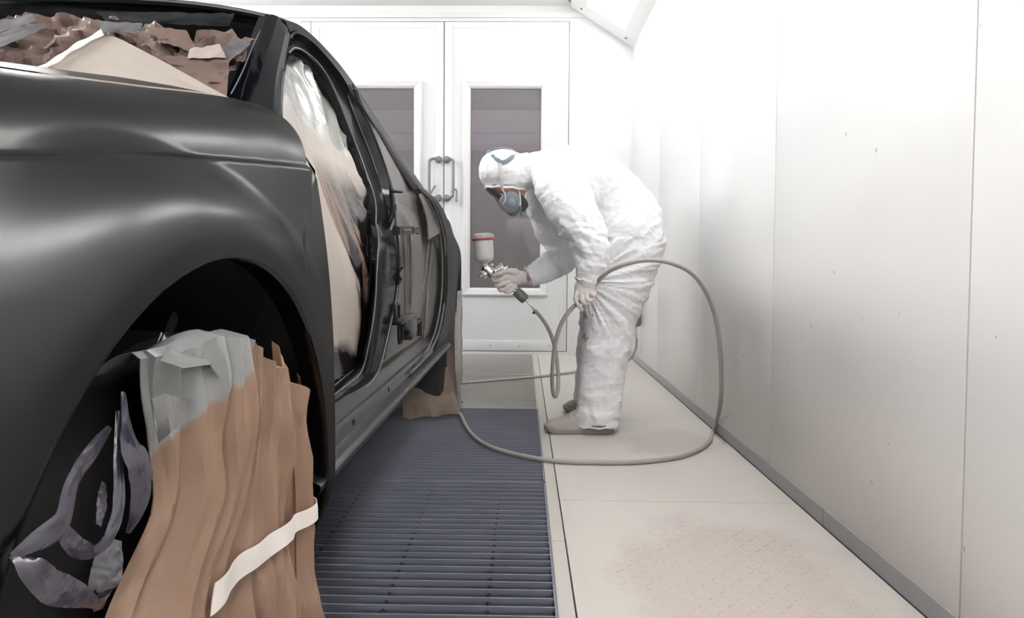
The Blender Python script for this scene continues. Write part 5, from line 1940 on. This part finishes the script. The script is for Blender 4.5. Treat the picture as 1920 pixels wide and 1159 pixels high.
    ring(bm, W(948, 355, Y=3.37), (0.06, 0, 1), 38 * 3.37 / F, 0.092, (0, 1, 0), 0.0065, 0.002)
    obj('hood_rim', bm, M['suit'], root, 60)
    bm = bmesh.new()
    a_ = W(992, 519, Y=3.42); b_ = W(1010, 510, Y=3.43)
    ring(bm, a_, b_ - a_, 18 * 3.42 / F, 0.044, (0, 1, 0), 0.005, 0.0025)
    obj('cuff', bm, M['suit'], root, 60)
    bm = bmesh.new()
    a_ = W(1099, 527, Y=2.98); b_ = W(1104, 508, Y=2.98)
    ring(bm, a_, b_ - a_, 20 * 2.98 / F, 0.044, (0, 1, 0), 0.005, 0.0025)
    obj('cuff', bm, M['suit'], root, 60)
    bm = bmesh.new()
    ring(bm, Vector((W(1119, 795, Y=3.15).x, 3.15, 0.038)), (0.0, 0, 1), 40 * 3.15 / F, 0.080, (0, 1, 0), 0.0035, 0.003)
    obj('trouser_hem', bm, M['suit'], root, 60)
    bm = bmesh.new()
    ring(bm, Vector((W(1108, 758, Y=3.58).x, 3.58, 0.038)), (0.0, 0, 1), 32 * 3.58 / F, 0.078, (0, 1, 0), 0.0035, 0.003)
    obj('trouser_hem', bm, M['suit'], root, 60)
    # paint spots and tears on the front thigh
    for k, (px, py, r) in enumerate(((1094, 594, 7), (1104, 592, 3), (1092, 604, 4), (1100, 601, 2.5), (1094, 633, 6), (1100, 637, 3), (1165, 686, 2.5), (1098, 415, 2))):
        pass

    # ---- respirator: half mask with two filter bodies, straps
    bm = bmesh.new()
    T(bm, [(946, 366, 3.37, 15, .052), (952, 374, 3.37, 20, .056), (958, 384, 3.37, 20, .050), (962, 393, 3.37, 14, .036)], n=14, seg=24)
    T(bm, [(930, 356, 3.37, 9, .030), (938, 368, 3.37, 12, .036), (946, 378, 3.37, 13, .036)], n=10)
    b = remeshed(bm, 0.0045, 3)
    obj('respirator', b, M['mask'], root, 60)
    for yy, s in ((3.295, -1), (3.445, 1)):
        bm = bmesh.new()
        c = W(957, 379, Y=yy)
        lathe(bm, [c - Vector((0, s * -0.012, 0)) * -1, c, c + Vector((0.0, s * 0.012, -0.002)), c + Vector((0.0, s * 0.024, -0.004)), c + Vector((0, s * 0.028, -0.005))], [0.048, 0.053, 0.053, 0.048, 0.036], 28)
        obj('filter_cartridge', bm, M['mask'], root, 40)
        bm = bmesh.new()
        c2 = c + Vector((0, s * 0.029, -0.005))
        lathe(bm, [c2, c2 + Vector((0, s * 0.003, 0))], [0.024, 0.020], 20)
        obj('filter_cap', bm, M['mask'], root, 40)
    bm = bmesh.new()    # dark valve at the chin
    T(bm, [(978, 372, 3.35, 6, .030), (984, 384, 3.35, 7, .028), (981, 394, 3.35, 4, .02)], n=8)
    obj('exhale_valve', bm, M['mask_dark'], root, 60)
    # wrap-around eye shield, dark
    bm = bmesh.new()
    rows = []
    for k in range(17):
        a = -pi / 2 + pi * k / 16
        y = 3.37 + 0.078 * sin(a)
        fx = 0.030 * (1 - cos(a))
        P0 = W(912, 357, Y=3.37); P1 = W(934, 372, Y=3.37)
        rows.append([Vector((P0.x + fx * 1.6, y, P0.z + 0.0)), Vector(((P0.x + P1.x) / 2 + fx * 1.4 - 0.004, y, (P0.z + P1.z) / 2 - 0.004)), Vector((P1.x + fx * 1.1, y, P1.z))])
    sheet(bm, rows, 0.002)
    obj('eye_shield', bm, M['mask_dark'], root, 60)
    # head harness over the hood
    def strap(pts, w, mat, nm='strap', yoff=0.0):
        """flat band; points px, py, Y"""
        C = catmull([W(a, b, Y=c) for a, b, c in pts], 24)
        rows = []
        for i, p in enumerate(C):
            t = (C[min(i + 1, 23)] - C[max(i - 1, 0)]).normalized()
            out = (p - W(942, 322, Y=3.37)); out.normalize()
            s = t.cross(out).normalized()
            p = p + out * 0.006
            rows.append([p + s * w - out * 0.002, p + out * 0.0015, p - s * w - out * 0.002])
        bm = bmesh.new(); sheet(bm, rows, 0.0025); obj(nm, bm, mat, root, 50)
    strap([(916, 286, 3.37), (925, 294, 3.305), (936, 303, 3.275), (941, 306, 3.270)], 0.0105, M['strap'])
    strap([(941, 306, 3.270), (950, 303, 3.275), (960, 296, 3.295), (968, 290, 3.335)], 0.0105, M['strap'])
    strap([(916, 286, 3.37), (930, 281, 3.37), (945, 280, 3.37), (960, 283, 3.37), (968, 290, 3.335)], 0.004, M['strap'])
    strap([(937, 307, 3.268), (939, 325, 3.262), (941, 342, 3.266), (942, 354, 3.276)], 0.007, M['strap_pale'])
    strap([(942, 354, 3.274), (947, 364, 3.27), (947, 374, 3.268), (943, 381, 3.272)], 0.002, M['strap_pale'])
    strap([(964, 362, 3.29), (970, 372, 3.28), (975, 384, 3.275)], 0.006, M['strap_pale'])
    strap([(973, 358, 3.29), (974, 370, 3.28), (975, 386, 3.275)], 0.006, M['strap_pale'])
    strap([(975, 384, 3.272), (976, 394, 3.275), (976, 404, 3.28)], 0.005, M['strap'])

    # ---- gloves: palm, four fingers of different length and a thumb
    def glove(palm, fingers, label=None):
        bm = bmesh.new()
        for pts in palm:
            T(bm, pts, n=10, seg=16)
        for f in fingers:
            P = [W(a, b, Y=c) for a, b, c, r in f]
            tube(bm, P, [r for a, b, c, r in f], seg=10, n=14, roundcap=True)
        b = remeshed(bm, 0.0026, 2)
        b.normal_update()
        for v in b.verts:
            v.co += v.normal * 0.0012 * (ridge(v.co * 45, 1, 2) - 0.5)
        obj('glove', b, M['glove'], root, 60)
    # right hand gripping the gun: back of the hand up, fingers wrapped under the handle
    glove([[(984, 521, 3.41, 12.5, .028), (976, 521, 3.41, 13.5, .030), (964, 522, 3.41, 16, .036), (950, 523, 3.41, 15, .040)],
           [(966, 512, 3.40, 9, .028), (952, 512, 3.40, 9, .030), (944, 514, 3.395, 8, .026)]],
          [  # index, to the trigger
           [(950, 520, 3.375, .0115), (938, 525, 3.365, .0105), (928, 528, 3.375, .0095), (924, 522, 3.395, .0085)],
           # middle
           [(952, 530, 3.375, .012), (940, 534, 3.360, .011), (931, 537, 3.370, .0105), (930, 530, 3.395, .0095)],
           # ring
           [(958, 536, 3.378, .012), (948, 542, 3.362, .0115), (938, 545, 3.368, .0105), (936, 537, 3.394, .0095)],
           # little
           [(966, 538, 3.385, .011), (957, 546, 3.368, .0105), (949, 548, 3.370, .0095), (946, 541, 3.392, .0085)],
           # thumb, leaves the side of the palm near its base and lies along the gun
           [(966, 513, 3.385, .0135), (950, 508, 3.37, .0125), (938, 512, 3.365, .0115), (927, 516, 3.368, .0095)]])
    # left hand hanging on the thigh, knuckles out, hose under the fingers
    glove([[(1099, 526, 2.98, 15, .028), (1096, 538, 2.975, 19, .024), (1095, 550, 2.97, 18.5, .022)]],
          [[(1083, 546, 2.965, .0115), (1079, 560, 2.955, .0105), (1084, 572, 2.960, .0098), (1091, 580, 2.970, .0085)],
           [(1091, 552, 2.960, .0115), (1091, 563, 2.948, .0108), (1097, 569, 2.957, .0100), (1103, 565, 2.975, .009)],
           [(1099, 552, 2.960, .0115), (1101, 561, 2.948, .0108), (1107, 563, 2.957, .0098), (1110, 557, 2.975, .009)],
           [(1107, 548, 2.962, .0105), (1111, 554, 2.952, .0098), (1115, 553, 2.962, .0088), (1115, 547, 2.978, .008)],
           [(1108, 534, 2.975, .0125), (1115, 540, 2.985, .0115), (1116, 548, 3.0, .010), (1112, 556, 3.01, .009)]])

    # ---- shoes
    def shoe(px0, px1, pyb, Y, tilt=0.0):
        """toe at px0, heel at px1, sole bottom at the floor"""
        a = W(px0, pyb, Y=Y); b2 = W(px1, pyb, Y=Y)
        L = b2.x - a.x
        X0 = a.x
        prof = [  # along, half width, height of upper, bottom
            (0.0, 0.018, 0.030), (0.03, 0.034, 0.042), (0.10, 0.046, 0.056), (0.22, 0.051, 0.068), (0.34, 0.050, 0.084), (0.46, 0.045, 0.108), (0.58, 0.041, 0.128), (0.72, 0.039, 0.130), (0.86, 0.038, 0.125), (0.96, 0.032, 0.110), (1.0, 0.020, 0.080)]
        rows = []
        n = 30
        for i in range(n + 1):
            t = i / n
            hw = smt(t, [(q[0], q[1]) for q in prof]); hh = smt(t, [(q[0], q[2]) for q in prof])
            row = []
            for k in range(20):
                a_ = 2 * pi * k / 20
                c, s = cos(a_), sin(a_)
                cc = abs(c) ** 0.7 * (1 if c > 0 else -1)
                zz = 0.022 + (hh - 0.022) * max(s, 0) ** 0.8 if s > 0 else 0.022
                narrow = 1 - 0.45 * sstep(0.06, 0.13, zz)
                row.append(Vector((X0 + L * t, Y + cc * hw * narrow, zz + 0.0018 * ridge(Vector((t * 14, c * 2, s * 2)), 1, 2) * (1 if s > 0.1 else 0))))
            rows.append(row)
        bm = bmesh.new()
        V = grid(bm, rows, closed=True)
        bm.faces.new(V[0]); bm.faces.new(list(reversed(V[-1])))
        sh = obj('shoe', bm, M['suede'], root, 60)
        rows = []
        for z, e in ((0.001, -0.002), (0.004, 0.003), (0.012, 0.004), (0.013, 0.002), (0.014, 0.004), (0.023, 0.004), (0.026, 0.0)):
            row = []
            m = 28
            for side in (1, -1):
                for i in range(m + 1):
                    t = i / m if side > 0 else 1 - i / m
                    hw = smt(t, [(q[0], q[1]) for q in prof]) + e
                    if t in (0, 1):
                        hw *= 0.6
                    lift = 0.014 * max(0, 0.14 - t) / 0.14
                    row.append((X0 - e + (L + 2 * e) * t, Y + side * hw, z + lift))
            rows.append(row)
        bm = bmesh.new()
        V = grid(bm, rows, closed=True)
        bm.faces.new(V[0]); bm.faces.new(list(reversed(V[-1])))
        obj('sole', bm, M['sole'], sh, 40)
        for k in range(3):
            bm = bmesh.new()
            t = 0.36 + 0.07 * k
            z = smt(t, [(q[0], q[2]) for q in prof]) + 0.002
            x = X0 + L * t
            tube(bm, [(x - 0.004, Y - 0.030, z - 0.014), (x, Y - 0.012, z), (x + 0.002, Y + 0.012, z), (x + 0.004, Y + 0.030, z - 0.014)], [0.0025], seg=6, n=12)
            obj('lace', bm, M['sole'], sh, 60)
    shoe(1021, 1149, 812, 3.15)
    shoe(1057, 1150, 772, 3.58)
    return root


figure()


# ------------------------------------------------------------------ spray gun
def spray_gun():
    Y = 3.405
    P = lambda a, b, dy=0.0: W(a, b, Y=Y + dy)
    root = thing('spray_gun', 'chrome spray gun with a white paint cup, held in the gloved hand', 'spray gun', P(925, 512))
    # cup, leaning a little left
    ax0, ax1 = P(909, 497), P(905, 438)
    d = (ax1 - ax0).normalized(); L = (ax1 - ax0).length
    k = Y / F
    at = lambda t: ax0 + d * (L * t)
    bm = bmesh.new()
    lathe(bm, [at(-0.02), at(0.04), at(0.08), at(0.14), at(0.21), at(0.26), at(0.80)], [5.5 * k, 5.5 * k, 8 * k, 15 * k, 17.2 * k, 17.8 * k, 18.6 * k], 36)
    cup = obj('cup', bm, M['cup'], root, 40)
    bm = bmesh.new()
    lathe(bm, [at(0.775), at(0.79), at(0.83), at(0.845)], [19.5 * k, 20.2 * k, 20.2 * k, 19.5 * k], 36)
    obj('red_ring', bm, M['red'], cup, 40)
    bm = bmesh.new()
    t_ = d.orthogonal().normalized(); s_ = d.cross(t_)
    rows = []
    for tt, r in ((0.845, 20.0), (0.86, 20.6), (0.96, 20.2), (0.975, 18.5), (0.985, 16.5), (1.01, 13.0), (1.015, 0.2)):
        row = []
        for q in range(72):
            a = 2 * pi * q / 72
            rr = r * k * (1 + (0.022 if q % 2 and 19 < r else 0))
            row.append(at(tt) + (t_ * cos(a) + s_ * sin(a)) * rr)
        rows.append(row)
    V = grid(bm, rows, closed=True)
    obj('lid', bm, M['lid'], cup, 30)
    # body: from the cup socket forward to the nozzle and back to the rear knob
    nz = (P(897, 520) - P(920, 508)).normalized()
    bm = bmesh.new()
    c = P(919, 509)
    lathe(bm, [P(909, 500), P(910, 505)], [6.5 * k, 6.5 * k], 16)
    tube(bm, [P(910, 503), P(916, 509), P(922, 513)], [(9 * k, 0.014), (10 * k, 0.016), (9 * k, 0.014)], seg=14, n=10, hint=(0, 1, 0), roundcap=True)
    tube(bm, [P(920, 514), P(932, 507), P(942, 502)], [(6.5 * k, 0.012), (5.5 * k, 0.011), (4.5 * k, 0.010)], seg=12, n=10, hint=(0, 1, 0), roundcap=True)
    tube(bm, [P(915, 500), P(921, 496), P(924, 497)], [(1.8 * k, 0.006)], seg=8, n=8, hint=(0, 1, 0), roundcap=True)
    # handle down through the palm
    tube(bm, [P(936, 512), P(947, 525), P(958, 537), (P(965, 544))], [(5.0 * k, 0.012), (5.5 * k, 0.012), (5.2 * k, 0.011), (5.0 * k, 0.010)], seg=14, n=16, hint=(0, 1, 0), roundcap=True)
    obj('gun_body', bm, M['chrome'], root, 50)
    bm = bmesh.new()
    a = P(913, 512)
    lathe(bm, along(a, a + nz, 0.0, 0.012, 0.014, 0.026, 0.030, 0.034, 0.036, 0.046), [0.014, 0.016, 0.021, 0.021, 0.017, 0.017, 0.010, 0.006], 24)
    nzl = obj('nozzle', bm, M['chrome'], root, 40)
    for s in (-1, 1):
        bm = bmesh.new()
        p = a + nz * 0.032 + Vector((0, s * 0.016, 0))
        tube(bm, [p, p + nz * 0.014], [0.005, 0.003], seg=8, roundcap=True)
        obj('air_horn', bm, M['chrome'], nzl, 40)
    # control knobs at the back
    bm = bmesh.new()
    a, b = P(926, 506), P(941, 496)
    lathe(bm, along(a, b, 0.0, 0.012, 0.013, 0.022, 0.023, 0.032, 0.034, 0.050, 0.052), [0.005, 0.005, 0.009, 0.009, 0.006, 0.006, 0.010, 0.010, 0.007], 16)
    obj('fluid_knob', bm, M['chrome'], root, 40)
    bm = bmesh.new()
    a, b = P(934, 511), P(951, 500)
    tube(bm, [a, b], [(0.0055, 0.008), (0.004, 0.006)], seg=10, hint=(0, 1, 0), roundcap=True)
    obj('air_needle', bm, M['chrome'], root, 40)
    bm = bmesh.new()
    c = P(928, 509, -0.016)
    lathe(bm, [c, c + Vector((0, -0.006, 0)), c + Vector((0, -0.008, 0))], [0.009, 0.009, 0.005], 16)
    obj('pivot_screw', bm, M['chrome'], root, 40)
    bm = bmesh.new()
    tube(bm, [P(925, 512, -0.004), P(930, 523, -0.004), P(941, 532, -0.004), P(950, 541, -0.004)], [(0.004, 0.009), (0.0035, 0.009), (0.003, 0.008), (0.003, 0.007)], seg=10, n=16, hint=(0, 1, 0), roundcap=True)
    obj('trigger', bm, M['chrome'], root, 50)
    # swivel, regulator cylinder, fitting
    bm = bmesh.new()
    a, b = P(960, 541), P(968, 547)
    lathe(bm, [a, a.lerp(b, 0.4), a.lerp(b, 0.45), b], [0.007, 0.007, 0.010, 0.010], 12)
    obj('swivel', bm, M['chrome'], root, 40)
    bm = bmesh.new()
    a, b = P(967, 545), P(986, 563)
    Lr = (b - a).length
    lathe(bm, along(a, b, 0, 0.003, Lr * 0.12, Lr * 0.14, Lr * 0.18, Lr * 0.86, Lr * 0.9, Lr), [8 * k, 9.5 * k, 9.5 * k, 9 * k, 9.8 * k, 9.8 * k, 9.0 * k, 8 * k], 28)
    obj('regulator', bm, M['grey_metal'], root, 40)
    bm = bmesh.new()
    a, b = P(986, 563), P(1004, 582)
    Lr = (b - a).length
    lathe(bm, along(a, b, 0, Lr * 0.2, Lr * 0.22, Lr * 0.7, Lr * 0.72, Lr), [0.006, 0.006, 0.0045, 0.0045, 0.008, 0.008], 14)
    obj('hose_fitting', bm, M['chrome'], root, 40)
    bm = bmesh.new()
    a = P(1002, 580)
    tube(bm, [a, a + Vector((-0.004, 0, -0.018))], [0.003, 0.003], seg=6)
    lathe(bm, [a + Vector((-0.010, 0, -0.018)), a + Vector((0.004, 0, -0.018))], [0.006, 0.006], 10)
    obj('clamp_screw', bm, M['dark'], root, 40)


spray_gun()


# ------------------------------------------------------------------ air hose
def hose():
    R_ = 0.0095
    pts = [W(a, b, Y=c) for a, b, c in (
        (1003, 582, 3.405), (1018, 600, 3.38), (1032, 625, 3.34), (1041, 655, 3.30), (1046, 695, 3.25), (1046, 728, 3.20), (1041, 744, 3.15), (1036, 728, 3.10),
        (1036, 690, 3.05), (1041, 645, 3.01), (1052, 608, 2.985), (1068, 583, 2.975), (1084, 568, 2.985), (1100, 556, 2.992), (1114, 536, 2.98), (1128, 520, 2.93), (1150, 504, 2.90), (1185, 492, 2.88), (1222, 488, 2.89), (1260, 494, 2.92),
        (1296, 512, 2.96), (1322, 545, 3.0), (1340, 590, 3.02), (1349, 645, 3.01), (1352, 700, 3.01), (1351, 755, 3.01))]
    zf = R_ + 0.001
    fl = [W(a, b, Z=zf) for a, b in ((1338, 808), (1326, 832), (1290, 852), (1240, 862), (1180, 867), (1110, 867), (1050, 865), (1000, 859), (950, 848), (915, 836), (890, 820), (874, 800), (864, 780), (852, 763))]
    tail = [Vector((-0.42, 4.02, zf)), Vector((-0.62, 4.20, zf)), Vector((-0.60, 4.40, zf))] + \
           [W(a, b, Z=zf) for a, b in ((857, 718), (900, 715), (950, 711), (1010, 706), (1050, 701), (1080, 697))]
    end = [Vector((0.62, 5.15, zf)), Vector((0.82, 5.28, 0.03)), Vector((0.885, 5.27, 0.12)), Vector((0.888, 5.22, 0.22))]
    allp = pts + fl + tail + end
    bm = bmesh.new()
    tube(bm, allp, [R_], seg=12, n=520)
    tag(obj('air_hose', bm, M['hose'], None, 60), 'long grey rubber air hose looping from the gun over the floor', 'hose')


hose()


# ------------------------------------------------------------------ air filter on the wall
def regulator():
    c = Vector((0.885, 5.22, 0.40))
    root = thing('air_filter', 'small grey air filter unit with drain tap low on the wall behind the legs', 'air filter', (0.885, 5.22, 0.3))
    bm = bmesh.new()
    lathe(bm, [c + Vector((0, 0, dz)) for dz in (-0.09, -0.082, -0.07, 0.05, 0.055, 0.075, 0.078)], [0.012, 0.026, 0.034, 0.034, 0.038, 0.038, 0.02], 24)
    obj('bowl', bm, M['grey_metal'], root, 40)
    bm = bmesh.new()
    box(bm, 0.855, 0.925, 5.19, 5.25, 0.475, 0.53, bevel=0.006)
    obj('head_block', bm, M['mask_dark'], root, 40)
    bm = bmesh.new()
    lathe(bm, [c + Vector((0, 0, 0.13)), c + Vector((0, 0, 0.15)), c + Vector((0, 0, 0.18))], [0.014, 0.022, 0.02], 16)
    obj('knob', bm, M['dark'], root, 40)
    bm = bmesh.new()
    lathe(bm, [c + Vector((0, 0, -0.09)), c + Vector((0, 0, -0.19))], [0.007, 0.007], 10)
    tube(bm, [c + Vector((0, 0, -0.15)), c + Vector((-0.05, -0.02, -0.15))], [0.008, 0.008], seg=10)
    obj('drain_pipe', bm, M['chrome'], root, 40)
    bm = bmesh.new()
    box(bm, 0.818, 0.832, 5.18, 5.22, 0.235, 0.262, bevel=0.003)
    obj('drain_tap', bm, M['dark'], root, 40)


regulator()


# ------------------------------------------------------------------ paint mist hanging in the far part of the booth
def mist():
    bm = bmesh.new()
    box(bm, XL + 0.02, XW - 0.02, 1.75, YB - 0.03, 0.002, 2.68)
    t = NT('paint_mist')
    t.t.nodes.remove(t.b)
    vs = t.n('ShaderNodeVolumeScatter')
    vs.inputs['Color'].default_value = (0.97, 0.96, 0.95, 1)
    vs.inputs['Density'].default_value = HAZE
    vs.inputs['Anisotropy'].default_value = 0.0
    t.l(vs.outputs[0], t.out.inputs['Volume'])
    o = tag(obj('paint_mist', bm, t.m), 'thin white paint mist hanging in the air round the man and the rear of the car', 'mist')
    o['kind'] = 'stuff'


mist()
